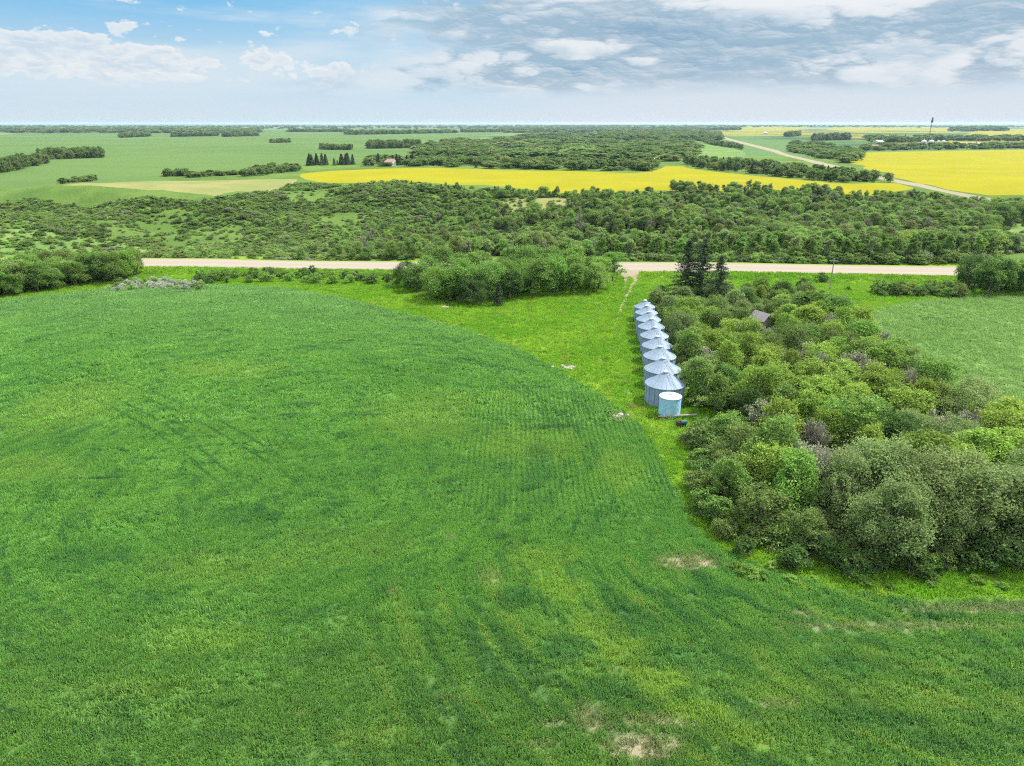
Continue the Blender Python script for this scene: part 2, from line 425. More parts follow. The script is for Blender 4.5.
def build_ground():
    V = []; 
    nA = 200
    angs = np.concatenate([np.linspace(-75, 75, nA), np.linspace(82, 278, 25)])
    for i, r in enumerate(ring_r):
        for j, a in enumerate(angs):
            if r < 12 and j % 4: continue
            if abs(a) > 76 and i % 3: continue
            th = R(a + (0.37 if i % 2 else 0))
            V.append((r * math.sin(th), r * math.cos(th)))
    V.append((0.0, 0.0))
    edges = []
    for (_, _, P, _, _) in REG:
        b = len(V); V += P; n = len(P)
        edges += [(b + i, b + (i + 1) % n) for i in range(n)]
    for off in (-17, -14, -11.5, -9.5, -7.8, -3, 0, 3, 7.8, 9.5, 11.5, 14, 17):
        b = len(V); xs = np.arange(-420, 421, 9.0); V += [(float(q), float(road_y(q) + off)) for q in xs]
        edges += [(b + i, b + i + 1) for i in range(len(xs) - 1)]
    # squash radially so distant points keep numerical precision
    vs = [Vector(v) for v in V]
    ov, oe, of, _, _, _ = mgeo.delaunay_2d_cdt(vs, edges, [], 0, 1e-4)
    co = np.array([(v.x, v.y) for v in ov]); fa = np.array([tuple(f) for f in of if len(f) == 3])
    cen = co[fa].mean(axis=1)
    lab = np.full(len(fa), -1)
    for k, (_, _, P, _, _) in enumerate(REG):
        lo = np.min(P, axis=0); hi = np.max(P, axis=0)
        s = np.where((cen[:, 0] > lo[0]) & (cen[:, 0] < hi[0]) & (cen[:, 1] > lo[1]) & (cen[:, 1] < hi[1]))[0]
        if len(s): lab[s[inside(P, cen[s, 0], cen[s, 1])]] = k
    zz = hgt(co[:, 0], co[:, 1])
    mats = {}
    for k in range(-1, len(REG)):
        s = fa[lab == k]
        if not len(s): continue
        used, inv = np.unique(s, return_inverse=True); inv = inv.reshape(s.shape)
        me = bpy.data.meshes.new('ground_sheet')
        vv = np.column_stack([co[used], zz[used]])
        # counter-clockwise from above
        a, b, c = vv[inv[:, 0]], vv[inv[:, 1]], vv[inv[:, 2]]
        flip = ((b[:, 0] - a[:, 0]) * (c[:, 1] - a[:, 1]) - (b[:, 1] - a[:, 1]) * (c[:, 0] - a[:, 0])) < 0
        inv[flip] = inv[flip][:, ::-1]
        me.from_pydata(vv.tolist(), [], inv.tolist()); me.polygons.foreach_set('use_smooth', np.ones(len(inv), bool)); me.update()
        nm, mk, _, lb, ct = REG[k] if k >= 0 else ('ground', 'grass', None, 'bright green grass of the farmyard and field margins', 'ground')
        if mk not in mats: mats[mk] = ground_mat('land_' + mk, mk)
        tag(link(nm, me, mats[mk]), lb, ct, None, 'structure')
build_ground()

# ------------------------------------------------------------------ mesh helpers
class MB:
    def __init__(s): s.v = []; s.f = []; s.n = 0
    def add(s, v, f):
        v = np.asarray(v, float); s.f += [tuple(int(i) + s.n for i in q) for q in f]; s.v.append(v); s.n += len(v); return s
    def box(s, c, d, rz=0, rx=0):
        v = np.array([(x, y, z) for x in (-.5, .5) for y in (-.5, .5) for z in (-.5, .5)]) * d
        if rx: v = v @ np.array([[1, 0, 0], [0, math.cos(rx), math.sin(rx)], [0, -math.sin(rx), math.cos(rx)]])
        if rz: v = v @ np.array([[math.cos(rz), math.sin(rz), 0], [-math.sin(rz), math.cos(rz), 0], [0, 0, 1]])
        return s.add(v + np.array(c), [(0, 1, 3, 2), (4, 6, 7, 5), (0, 4, 5, 1), (2, 3, 7, 6), (0, 2, 6, 4), (1, 5, 7, 3)])
    def lathe(s, prof, n=32, c=(0, 0, 0), cap=True):
        a = np.linspace(0, 2 * PI, n, endpoint=False); V = []; F = []
        for r, z in prof: V += [(c[0] + r * math.cos(t), c[1] + r * math.sin(t), c[2] + z) for t in a]
        for i in range(len(prof) - 1):
            for j in range(n): F.append((i * n + j, i * n + (j + 1) % n, (i + 1) * n + (j + 1) % n, (i + 1) * n + j))
        if cap: F.append(tuple(range((len(prof) - 1) * n, len(prof) * n))); F.append(tuple(range(n - 1, -1, -1)))
        return s.add(V, F)
    def tube(s, pts, rad, n=6):
        pts = [np.array(p, float) for p in pts]
        if not hasattr(rad, '__len__'): rad = [rad] * len(pts)
        V = []; F = []
        for i, p in enumerate(pts):
            d = pts[min(i + 1, len(pts) - 1)] - pts[max(i - 1, 0)]; d = d / (np.linalg.norm(d) + 1e-9)
            u = np.cross(d, (0, 0, 1) if abs(d[2]) < .9 else (1, 0, 0)); u /= np.linalg.norm(u); w = np.cross(d, u)
            for j in range(n):
                t = 2 * PI * j / n; V.append(p + (u * math.cos(t) + w * math.sin(t)) * rad[i])
        for i in range(len(pts) - 1):
            for j in range(n): F.append((i * n + j, i * n + (j + 1) % n, (i + 1) * n + (j + 1) % n, (i + 1) * n + j))
        F.append(tuple(range(n))[::-1]); F.append(tuple(range((len(pts) - 1) * n, len(pts) * n)))
        return s.add(V, F)
    def quads(s, V4):
        k = len(V4); v = V4.reshape(-1, 3)
        return s.add(v, np.arange(4 * k).reshape(k, 4))
    def mesh(s, name, smooth=False):
        me = bpy.data.meshes.new(name); me.from_pydata(np.vstack(s.v).tolist(), [], s.f)
        if smooth: me.polygons.foreach_set('use_smooth', np.ones(len(me.polygons), bool))
        me.update(); return me
    def build(s, name, mat, parent=None, loc=None, smooth=False):
        return link(name, s.mesh(name, smooth), mat, parent, loc)

def leafquads(P, size, up=.7, asp=.6, g=rng):
    """one leafy spray (a folded quad) at every point"""
    n = len(P)
    a = g.normal(size=(n, 3)); a[:, 2] *= .7; a /= np.linalg.norm(a, axis=1)[:, None]
    nr = g.normal(size=(n, 3)); nr[:, 2] = np.abs(nr[:, 2]) + up
    b = np.cross(nr, a); b /= np.linalg.norm(b, axis=1)[:, None] + 1e-9
    s = size * g.uniform(.6, 1.35, n)[:, None]
    q = np.stack([P - a * s * .5, P + b * s * asp * .5, P + a * s * .5, P - b * s * asp * .5], axis=1)
    q[:, 1, 2] -= (s[:, 0] * .12); q[:, 3, 2] -= (s[:, 0] * .12)
    return q

def crown_points(w, h, z0, nl, nleaf, g, flat=1.0, ragged=.3):
    """lobes of foliage over a round crown: width w, height h from z0 up"""
    lob = []
    for k in range(nl):
        t = g.uniform(0, 2 * PI); q = g.uniform(.0, 1) ** .5
        zz = g.uniform(.12, .92)
        prof = math.sin(PI * min(1, zz * .75 + .22)) ** .7
        r = w * .5 * prof * q * .92
        s = w * g.uniform(.09, .20)
        lob.append((r * math.cos(t), r * math.sin(t), z0 + h * zz, s, s * g.uniform(.6, .95) * flat))
    lob.append((0, 0, z0 + h * .45, w * .30, h * .34))
    L = np.array(lob); wt = L[:, 3] ** 2 + .01; wt /= wt.sum()
    P = []; need = nleaf
    while need > 0:
        k = g.choice(len(L), size=need * 2, p=wt)
        d = g.normal(size=(need * 2, 3)); d /= np.linalg.norm(d, axis=1)[:, None]
        d[:, 2] = np.where(d[:, 2] < -.35, -d[:, 2], d[:, 2])
        rr = 1 - ragged * g.random(need * 2) ** 1.5 + .20 * g.normal(size=need * 2)
        p = L[k, :3] + d * rr[:, None] * np.column_stack([L[k, 3], L[k, 3], L[k, 4]])
        # drop leaves deep inside other lobes and in airy gaps
        ins = np.zeros(len(p))
        for c in L: ins += ((((p[:, :2] - c[:2]) / (c[3] * .75)) ** 2).sum(1) + ((p[:, 2] - c[2]) / (c[4] * .75)) ** 2) < 1
        gap = vnoise(p[:, 0] / (.10 * w) + 30, p[:, 2] / (.10 * w) + p[:, 1] / (.12 * w) + 30, 4)
        p = p[(ins < 1.5) & (gap > .22) & (p[:, 2] > z0 * .3)]
        P.append(p[:need]); need -= len(p[:need])
    P = np.vstack(P)
    k = g.random(len(P)) < .10; P[k] += g.normal(0, .045 * w, (k.sum(), 3))      # stray sprays and twigs
    a_ = g.uniform(0, 6.28); b_ = g.uniform(0, 6.28); th = np.arctan2(P[:, 1], P[:, 0])
    f_ = 1 + .16 * np.sin(2 * th + a_) + .12 * np.sin(3 * th + b_); P[:, 0] *= f_; P[:, 1] *= f_
    return P, L

def trunk_mb(L, z0, h, r, g, lean=.15, stems=1, limbs=6):
    m = MB()
    for s in range(stems):
        ox, oy = (g.normal(0, .35, 2) if stems > 1 else (0, 0))
        top = np.array([ox * 2.5 + g.normal(0, lean), oy * 2.5 + g.normal(0, lean), z0 + h * .7])
        base = np.array([ox * .5, oy * .5, -.15]); mid = base + (top - base) * .5 + np.array([g.normal(0, .12), g.normal(0, .12), 0])
        m.tube([base, base + (mid - base) * .4, mid, top], [r * 1.25, r, r * .8, r * .25], 7)
        for c in L[g.choice(len(L), min(limbs, len(L)), replace=False)]:
            st = base + (top - base) * g.uniform(.3, .75)
            e = np.array(c[:3]); m.tube([st, (st + e) / 2 + np.array([0, 0, -.05 * h]), e], [r * .5, r * .35, r * .12], 5)
    return m

def leaf_mat(name, c1, c2, c3=None, trans=.45):
    m, nt = newmat(name); P = position(nt)
    i = island(nt); n = noise(nt, P, .45, 3, .6); oi = E(nt, nt.nodes.new('ShaderNodeObjectInfo').outputs['Random'])
    c = mix(nt, (n * .4 + i * .6).ss(.25, .75), c1, c2)
    if c3: c = mix(nt, i.ss(.72, .9) * .75, c, c3)
    h = nt.nodes.new('ShaderNodeHueSaturation'); nt.links.new(c, h.inputs['Color'])
    nt.links.new((oi * .5 + .8).o, h.inputs['Value']); nt.links.new(((oi * 7.3).f('FRACT') * .02 + .492).o, h.inputs['Hue'])
    finish(nt, leafshader(nt, h.outputs[0], trans)); return m

def plain_mat(name, col, rough=.85, metal=0, nscale=3, var=.25, spec=.2):
    m, nt = newmat(name); tc = nt.nodes.new('ShaderNodeTexCoord').outputs['Object']
    n = noise(nt, tc, nscale, 5, .65)
    c = mix(nt, n.ss(.35, .7), tuple(v * (1 - var) for v in col), tuple(min(1, v * (1 + var)) for v in col))
    finish(nt, principled(nt, c, rough, metal, spec)); return m

M = dict(
    yellow=leaf_mat('leaf_yellow_green', (.25, .40, .060), (.39, .56, .095), (.54, .69, .18)),
    mid=leaf_mat('leaf_mid_green', (.17, .33, .070), (.29, .48, .105), (.45, .60, .18)),
    dark=leaf_mat('leaf_dark_green', (.095, .195, .052), (.165, .29, .075), (.31, .44, .13)),
    sage=leaf_mat('leaf_sage_green', (.27, .40, .13), (.40, .54, .18), (.55, .66, .29)),
    olive=leaf_mat('leaf_olive', (.17, .265, .070), (.27, .38, .10), (.42, .52, .18)),
    grey=leaf_mat('twig_grey', (.28, .32, .19), (.42, .46, .30), (.28, .40, .14), trans=.2),
    silver=leaf_mat('leaf_silver', (.50, .58, .42), (.66, .72, .56), (.74, .78, .64)),
    fresh=leaf_mat('leaf_fresh_green', (.19, .40, .070), (.32, .54, .10), (.46, .63, .17)),
    spruce=leaf_mat('needle_dark', (.075, .125, .062), (.125, .19, .088), (.19, .25, .12), trans=.15),
    bark=plain_mat('bark_grey_brown', (.27, .26, .19)), pale_bark=plain_mat('bark_pale', (.42, .40, .33)),
)

# ------------------------------------------------------------------ plant prototypes (mesh data only)
def proto(kind, k):
    g = np.random.default_rng(100 + k * 17 + sum(map(ord, kind)))
    m = MB()
    if kind == 'tree':      # broad round crown, unit: 8 m tall
        w = 6.2 + g.uniform(-.6, .8); P, L = crown_points(w, 6.8, 1.0, 34 + 6 * k, 6800, g, 1.0 + .1 * k, .45)
        m.quads(leafquads(P, .29, g=g)); t = trunk_mb(L, 1.4, 6.0, .14, g, stems=2)
    elif kind == 'willow':  # many-stemmed, foliage to the ground
        w = 7.4; P, L = crown_points(w, 7.6, .3, 55, 11500, g, 1.25, .45)
        m.quads(leafquads(P, .25, asp=.5, g=g)); t = trunk_mb(L, .3, 6.5, .11, g, stems=4, limbs=7)
    elif kind == 'aspen':   # slim, clean pale trunk
        w = 3.6; P, L = crown_points(w, 5.9, 2.1, 26, 3000, g, 1.3, .4)
        m.quads(leafquads(P, .34, g=g)); t = trunk_mb(L, 2.6, 5.2, .10, g, lean=.3)
    elif kind == 'shrub':   # 2.6 m low bush
        w = 3.4; P, L = crown_points(w, 2.5, .08, 24, 2100, g, 1, .45)
        m.quads(leafquads(P, .25, g=g)); t = trunk_mb(L, .1, 1.8, .04, g, stems=4, limbs=5)
    elif kind == 'bare':    # half-dead bush: mostly grey twigs
        w = 4.2; P, L = crown_points(w, 4.8, .3, 26, 1100, g, 1.2, .7)
        m.quads(leafquads(P, .22, asp=.5, g=g)); t = trunk_mb(L, .3, 4, .06, g, stems=5, limbs=8)
        for p in P[:620]:
            b = np.array([p[0] * .45, p[1] * .45, p[2] * .5]); t.tube([b, (b + p) / 2 + g.normal(0, .12, 3), p * 1.02], [.035, .022, .008], 3)
    elif kind == 'spruce':  # 14 m
        t = MB(); t.tube([(0, 0, -.2), (0, 0, 6), (0, 0, 13.9)], [.24, .16, .02], 8); Q = []
        nb = 230
        for i in range(nb):
            q = (i + g.random()) / nb; zz = 1.0 + 12.6 * q ** .95; ln = (2.9 * (1 - q) ** .8 + .22) * g.uniform(.65, 1.15); a = g.uniform(0, 2 * PI)
            k_ = int(10 + 34 * ln / 3); u = g.random(k_) ** .8
            dr = -.30 * ln * u ** 1.3 + .10 * ln * u ** 3
            wd = g.normal(0, 1, k_) * .22 * (1 - u * .6)
            x = ln * u * math.cos(a) - wd * math.sin(a); y = ln * u * math.sin(a) + wd * math.cos(a)
            Q.append(np.column_stack([x, y, zz + dr + g.normal(0, .08, k_)]))
            t.tube([(0, 0, zz), (ln * .85 * math.cos(a), ln * .85 * math.sin(a), zz - .24 * ln)], [.035, .012], 3)
        m.quads(leafquads(np.vstack(Q), .34, asp=.42, g=g))
    elif kind == 'clump':   # far-off bush group, 10 m tall
        w = 11; P, L = crown_points(w, 9, .3, 26, 1500, g, 1.1, .35)
        m.quads(leafquads(P, 1.0, asp=.8, g=g)); t = trunk_mb(L, .3, 6, .2, g)
    elif kind == 'pine':    # far-off conifer, 12 m tall
        Q = []
        for i in range(60):
            q = i / 60; ln = 2.6 * (1 - q) ** .8 + .2; k_ = 14; a = g.uniform(0, 2 * PI, k_); u = g.uniform(.3, 1, k_) * ln
            Q.append(np.column_stack([u * np.cos(a), u * np.sin(a), .8 + 11 * q - .2 * u]))
        m.quads(leafquads(np.vstack(Q), .9, asp=.6, g=g)); t = MB(); t.tube([(0, 0, -.2), (0, 0, 11.5)], [.2, .03], 6)
    return m.mesh(kind + '_crown'), t.mesh(kind + '_trunk', True)

NV = dict(tree=6, willow=3, aspen=4, shrub=5, bare=3, spruce=2, clump=3, pine=1)
PR = {k: [proto(k, i) for i in range(n)] for k, n in NV.items()}
H0 = dict(tree=7.8, willow=7.8, aspen=8.1, shrub=2.6, bare=4.8, spruce=14, clump=9.3, pine=12)
for ks in PR.values():
    for a, b in ks: a.materials.append(M['mid']); b.materials.append(M['bark'])

NAMES = dict(tree='broadleaf_tree', willow='willow_tree', aspen='aspen_tree', shrub='shrub', bare='grey_bush', spruce='spruce_tree')
CATS = dict(tree='tree', willow='tree', aspen='tree', shrub='shrub', bare='bush', spruce='spruce')
PLANTS = []
def plant(kind, x, y, h, leaf, look, where, group, wx=None, bark='bark'):
    s = h / H0[kind]; wx = wx or s
    root = empty(NAMES[kind], (x, y, hz(x, y) - .05), random.uniform(0, 2 * PI))
    cm, tm = random.choice(PR[kind])
    ax = random.uniform(.85, 1.18)
    for nm, me, mt in (('crown', cm, leaf), ('trunk', tm, bark)):
        o = bpy.data.objects.new(nm, me); C.objects.link(o); o.parent = root
        o.scale = (wx * ax, wx / ax, s); o.material_slots[0].link = 'OBJECT'; o.material_slots[0].material = M[mt]
    tag(root, None, CATS[kind], group)
    PLANTS.append((root, look, where, proj(x, y, hz(x, y) + h * .5)))
    return root

def poisson(P, dmin, tries=6000, seed=1, dens=None, taken=None):
    g = np.random.default_rng(seed); lo = np.min(P, axis=0); hi = np.max(P, axis=0)
    X = g.uniform(lo[0], hi[0], tries); Y = g.uniform(lo[1], hi[1], tries)
    k = inside(P, X, Y); X, Y = X[k], Y[k]; out = list(taken) if taken else []; n0 = len(out)
    for x, y in zip(X, Y):
        d = dmin(x, y) if callable(dmin) else dmin
        if all((x - a) ** 2 + (y - b) ** 2 > d * d for a, b in out): out.append((x, y))
    return out[n0:]

# ------------------------------------------------------------------ grain bins
def steel_mat(name, col, rough=.42, metal=.75):
    m, nt = newmat(name); tc = nt.nodes.new('ShaderNodeTexCoord').outputs['Object']; x, y, z = sep(nt, tc)
    ang = y.f('ARCTAN2', x); sheet = (ang * (9 / PI)).f('FLOOR'); ring = (z / .82).f('FLOOR')
    w = nt.nodes.new('ShaderNodeTexWhiteNoise'); w.noise_dimensions = '3D'; nt.links.new(comb(nt, sheet, ring, 0.0), w.inputs['Vector'])
    r = E(nt, w.outputs[0]); n = noise(nt, comb(nt, x * 1.0, y * 1.0, z * .25), 3, 5, .6); n2 = noise(nt, comb(nt, x * 6, y * 6, z * .7), 1.0, 4, .7)
    k = n * .5 + r * .3 + n2 * .2
    c = mix(nt, k.ss(.3, .7), tuple(v * .90 for v in col), tuple(min(1, v * 1.1) for v in col))
    c = mix(nt, n2.ss(.68, .85) * .2, c, (.30, .24, .17))
    finish(nt, principled(nt, c, k * .25 + (rough - .1), metal, .5)); return m

ST = steel_mat('galvanised_wall', (.30, .41, .54), .6, .1); ST_ROOF = steel_mat('galvanised_roof', (.29, .38, .48), .65, .05)
ST_BRIGHT = steel_mat('pale_blue_steel', (.40, .74, 1.0), .6, 0); ST_WHITE = steel_mat('white_lid', (.60, .76, .84), .6, 0)
DARKST = plain_mat('dark_steel', (.16, .17, .18), .5, .4)

def grain_bin(x, y, d, eave, rise, label):
    r = d / 2; root = empty('grain_bin', (x, y, hz(x, y)), random.uniform(0, 6.3))
    prof = []
    n = int(eave / .055)
    for i in range(n + 1):
        z = -.1 + (eave + .1) * i / n; prof.append((r + (.014 if i % 2 else -.014), z))
    w = MB(); w.lathe(prof, 72, cap=False)
    for k in range(18):
        a = 2 * PI * k / 18; w.box(((r + .03) * math.cos(a), (r + .03) * math.sin(a), eave / 2), (.05, .09, eave - .04), a)
    w.build('wall', ST, root, smooth=False)
    rf = MB(); N = 24
    rt = .32; ov = r + .12
    rf.lathe([(ov - .02, eave - .13), (ov, eave - .12), (ov + .01, eave), (r * .66, eave + rise * .345), (rt, eave + rise * .93), (rt, eave + rise * .93 + .06)], N * 3)
    for k in range(N):
        a = 2 * PI * k / N; rf.tube([(ov * math.cos(a), ov * math.sin(a), eave + .02), (rt * math.cos(a), rt * math.sin(a), eave + rise * .93 + .03)], .013, 5)
    ro = rf.build('roof', ST_ROOF, root)
    c = MB(); c.lathe([(.36, 0), (.40, .05), (.40, .16), (.30, .22), (.06, .32)], 20, (0, 0, eave + rise * .93 + .05)); c.build('cap', ST_WHITE, ro)
    dr = MB(); a = -1.9; dr.box(((r + .05) * math.cos(a), (r + .05) * math.sin(a), 1.05), (.07, .75, 1.5), a); do = dr.build('door', ST_ROOF, root)
    hd = MB(); hd.box(((r + .10) * math.cos(a) - .25 * math.sin(a) * -1, (r + .10) * math.sin(a) - .25 * math.cos(a), 1.05), (.04, .05, .22), a); hd.build('handle', DARKST, do)
    ld = MB(); a = -1.35; ca, sa = math.cos(a), math.sin(a); R_ = r + .16
    for s in (-.2, .2):
        ld.tube([(R_ * ca - s * sa, R_ * sa + s * ca, .3), (R_ * ca - s * sa, R_ * sa + s * ca, eave + .1), (.6 * ca - s * sa, .6 * sa + s * ca, eave + rise * .82 + .1)], .022, 5)
    zz = .4
    while zz < eave: ld.tube([(R_ * ca + .2 * sa, R_ * sa - .2 * ca, zz), (R_ * ca - .2 * sa, R_ * sa + .2 * ca, zz)], .014, 4); zz += .3
    ld.build('ladder', DARKST, root)
    hb = MB(); a = .7; q = .55; rr = r * q; hb.box((rr * math.cos(a), rr * math.sin(a), eave + rise * (1 - q) + .08), (.55, .5, .12), a); hb.build('roof_hatch', ST_WHITE, ro)
    root.rotation_euler.z = random.uniform(-.25, .25)
    return tag(root, label, 'grain bin', 'grain bins standing in a row beside the wood')

peaks = [(666.3, 369.9, 5.8), (663.5, 356.5, 5.6), (660.6, 344.9, 5.25), (658, 335, 5.15), (655.2, 325.8, 5.0), (652, 317.5, 4.9), (649.3, 310.6, 4.7), (647, 304.6, 4.4), (645.2, 299.2, 4.2)]
blab = ['nearest and widest grain bin, directly behind the pale blue tank', 'second grain bin of the row, just behind the nearest wide one', 'third grain bin from the near end of the row',
        'fourth grain bin from the near end of the row', 'middle grain bin of the row of nine', 'fourth grain bin from the far end of the row', 'third grain bin from the far end of the row',
        'second grain bin from the far end of the row', 'farthest and smallest grain bin, closest to the highway']
BINS = []
yprev = None
for (px, py, d), lb in zip(peaks, blab):
    eave, rise = 3.0, d * .31
    rr = ray(px, py); t = (CAM_H - (eave + rise + .3)) / -rr.z; t = (CAM_H - (eave + rise + .3 + hz(rr.x * t, rr.y * t))) / -rr.z
    x, y = rr.x * t, rr.y * t
    if yprev is not None: y = max(y, yprev + .51 * (d + dprev))
    x = rr.x * (y / rr.y)
    yprev, dprev = y, d
    BINS.append((x, y, d)); grain_bin(x, y, d, eave, rise, lb)

# small pale tank in front
g = G(669.6, 416.3); tx, ty = g[0], g[1] + .4
tank = empty('storage_tank', (tx, ty, hz(tx, ty)))
w = MB(); w.lathe([(1.53, -.05), (1.56, 0)] + [(1.55 + (.012 if i % 2 else -.012), .05 + 2.9 * i / 30) for i in range(31)] , 48, cap=False); w.build('wall', ST_BRIGHT, tank)
w = MB(); w.lathe([(1.58, 2.91), (1.62, 2.93), (1.62, 3.03), (1.5, 3.09), (.8, 3.23), (.3, 3.31)], 48); ro = w.build('roof', ST_WHITE, tank)
w = MB(); w.lathe([(.26, 0), (.28, .1), (.2, .16)], 20, (0, 0, 3.3)); w.build('cap', ST_BRIGHT, ro)
w = MB(); w.box((-.4, -1.56, .7), (.7, .08, .9)); w.build('hatch', ST_WHITE, tank)
tag(tank, 'small pale blue steel tank standing in front of the nearest grain bin', 'tank')

# ------------------------------------------------------------------ things lying round the bins
WOOD = plain_mat('weathered_wood', (.42, .38, .31)); RUST = plain_mat('rust', (.17, .075, .04), .8, .1, 6, .4); TEAL = plain_mat('dark_teal_paint', (.03, .14, .15), .5)
STONE = plain_mat('field_stone', (.42, .38, .32), .9, 0, 4, .3); WHITE = plain_mat('white_paint', (.78, .78, .75), .7, 0, 4, .12); SHINGLE = plain_mat('weathered_shingle', (.36, .33, .32), .9, 0, 5, .3)
RUBBER = plain_mat('rubber', (.03, .03, .03))
a = G(658, 419.5); b = G(696, 418.5)
au = empty('grain_auger', ((a[0] + b[0]) / 2, (a[1] + b[1]) / 2, hz(*a)), math.atan2(b[1] - a[1], b[0] - a[0]))
L_ = math.hypot(b[0] - a[0], b[1] - a[1])
w = MB(); w.tube([(-L_ / 2, 0, .4), (L_ / 2, 0, .6)], .16, 10); w.build('tube', WOOD, au)
w = MB(); w.box((-L_ / 2 + .2, 0, .28), (.5, .5, .3)); w.build('hopper', RUST, au)
w = MB(); w.tube([(.8, -.5, 0), (.8, 0, .42), (.8, .5, 0)], .03, 5); w.build('support', DARKST, au)
for s in (-.5, .5):
    w = MB(); w.lathe([(.1, -.05), (.24, -.05), (.24, .05), (.1, .05)], 16); o = w.build('wheel', RUBBER, au, (.8, s, .22)); o.rotation_euler = (PI / 2, 0, 0)
tag(au, 'pale slender auger lying level on the grass in front of the tank', 'auger')
a = G(681, 427)
en = empty('field_engine', (a[0], a[1], hz(*a)), .3)
w = MB(); w.box((0, 0, .28), (1.3, .5, .12)); w.box((0, .25, .15), (1.2, .08, .3)); w.build('skid', DARKST, en)
w = MB(); w.lathe([(.0, -.45), (.30, -.44), (.34, -.3), (.34, .3), (.30, .44), (.0, .45)], 20); o = w.build('barrel', TEAL, en, (.3, 0, .68)); o.rotation_euler = (0, PI / 2, 0)
w = MB(); w.box((-.5, 0, .6), (.45, .5, .5)); w.box((-.5, 0, .9), (.3, .3, .12)); w.build('motor', RUST, en)
tag(en, 'dark teal drum and rusty motor on a skid beside the wood', 'engine')
def stone_mesh(seed, n=9):
    g = np.random.default_rng(seed)
    import bmesh
    for i in range(n):
        bm = bmesh.new(); bmesh.ops.create_icosphere(bm, subdivisions=2, radius=1)
        s = g.uniform(.18, .45); sc = np.array([s * g.uniform(.8, 1.4), s * g.uniform(.8, 1.3), s * .6])
        v = np.array([tuple(q.co) for q in bm.verts]); v = v * (1 + .22 * (vnoise(v[:, 0] * 2 + i, v[:, 1] * 2 + v[:, 2], i) - .5)[:, None] * 2) * sc
        off = np.array([g.normal(0, .7), g.normal(0, .35), s * .3]); f = [[q.index for q in p.verts] for p in bm.faces]; bm.free()
        yield MB().add(v + off, f)
for (px, py, sc, mt, nm, ct, lb) in [
        (570, 368, 1.35, STONE, 'rock_pile', 'rock pile', 'pale low rock pile on the edge of the dark crop'),
        (600, 359.5, .6, STONE, 'rock_pile', 'rock pile', 'small dark rock pile in the bright grass left of the bins'),
        (444, 308, 1.1, STONE, 'rock_pile', 'rock pile', 'pale rock pile in the grass below the roadside trees'),
        (621, 417.5, 1.2, STONE, 'rock_pile', 'rock pile', 'tan rock heap at the crop corner near the bins'),
        (635.5, 407, .95, RUST, 'scrap_heap', 'scrap', 'rusty brown scrap heap left of the nearest bin')]:
    a = G(px, py); o = empty(nm, (a[0], a[1], hz(*a))); o.scale = (sc,) * 3; tag(o, lb, ct)
    for q in stone_mesh(int(px)): q.build('rock' if mt is STONE else 'scrap_piece', mt, o)
a = G(628, 394); w = MB()
for k in range(5): w.box((.18 * k - .4, .05 * k, .06 + .03 * (k % 2)), (.15, 2.0 - .15 * k, .05), .15 * k - .2)
o = w.build('board_stack', WOOD, None, (a[0], a[1], hz(*a))); o.rotation_euler.z = .35; tag(o, 'loose grey boards lying in the grass left of the bins', 'boards')

# old shed in the wood, small white hut by the spruces
def hut(name, px, py, wd, dp, wh, rh, wallm, roofm, rz, label, cat, zlift=0):
    a = G(px, py); root = empty(name, (a[0], a[1], hz(*a) + zlift), rz)
    w = MB(); w.box((0, 0, wh / 2), (wd, dp, wh))
    w.add([(-wd / 2, -dp / 2, wh), (wd / 2, -dp / 2, wh), (0, -dp / 2, wh + rh), (-wd / 2, dp / 2, wh), (wd / 2, dp / 2, wh), (0, dp / 2, wh + rh)], [(0, 1, 2), (5, 4, 3)]); w.build('wall', wallm, root)
    r = MB(); o = .22; t = .08; sl = math.atan2(rh, wd / 2); ln = math.hypot(rh, wd / 2) + o
    for s in (-1, 1):
        ex, ez = s * (wd / 2 + o * math.cos(sl)), wh - o * math.sin(sl)
        p = [(0, -dp / 2 - o, wh + rh + t), (0, dp / 2 + o, wh + rh + t), (ex, dp / 2 + o, ez + t), (ex, -dp / 2 - o, ez + t)]
        q = [(a_, b_, c_ - t) for a_, b_, c_ in p]
        r.add(p + q, [(0, 1, 2, 3), (7, 6, 5, 4), (0, 3, 7, 4), (1, 5, 6, 2), (2, 6, 7, 3), (0, 4, 5, 1)])
    r.build('roof', roofm, root)
    d = MB(); d.box((0, -dp / 2 - .03, min(1.0, wh * .45)), (min(.9, wd * .5), .06, min(1.9, wh * .85))); dd = d.build('door', DARKST, root)
    h = MB(); h.box((min(.3, wd * .15), -dp / 2 - .08, min(1.0, wh * .45)), (.04, .05, .12)); h.build('handle', wallm, dd)
    if wd > 3:
        for s in (-1, 1):
            f = MB(); f.box((s * wd * .32, -dp / 2 - .03, wh * .55), (.7, .06, .7)); wi = f.build('window', WHITE, root)
            p = MB(); p.box((s * wd * .32, -dp / 2 - .065, wh * .55), (.56, .02, .56)); p.build('pane', DARKST, wi)
    return tag(root, label, cat)
hut('old_shed', 760, 334, 3.0, 3.6, 3.2, 1.3, WOOD, SHINGLE, .5, 'weathered grey shed whose roof shows above the trees of the wood', 'shed')
hut('white_hut', 691, 301, 1.4, 1.4, 2.2, .6, WHITE, WHITE, .2, 'tiny white hut half hidden under the spruces', 'hut')
a = G(829.5, 290)
up = empty('utility_pole', (a[0], a[1], hz(*a)), .05)
w = MB(); w.tube([(0, 0, -.3), (0, 0, 8)], [.16, .11], 10); w.build('pole', WOOD, up)
w = MB(); w.box((0, .14, 7.4), (2.2, .1, .12)); w.build('crossarm', WOOD, up)
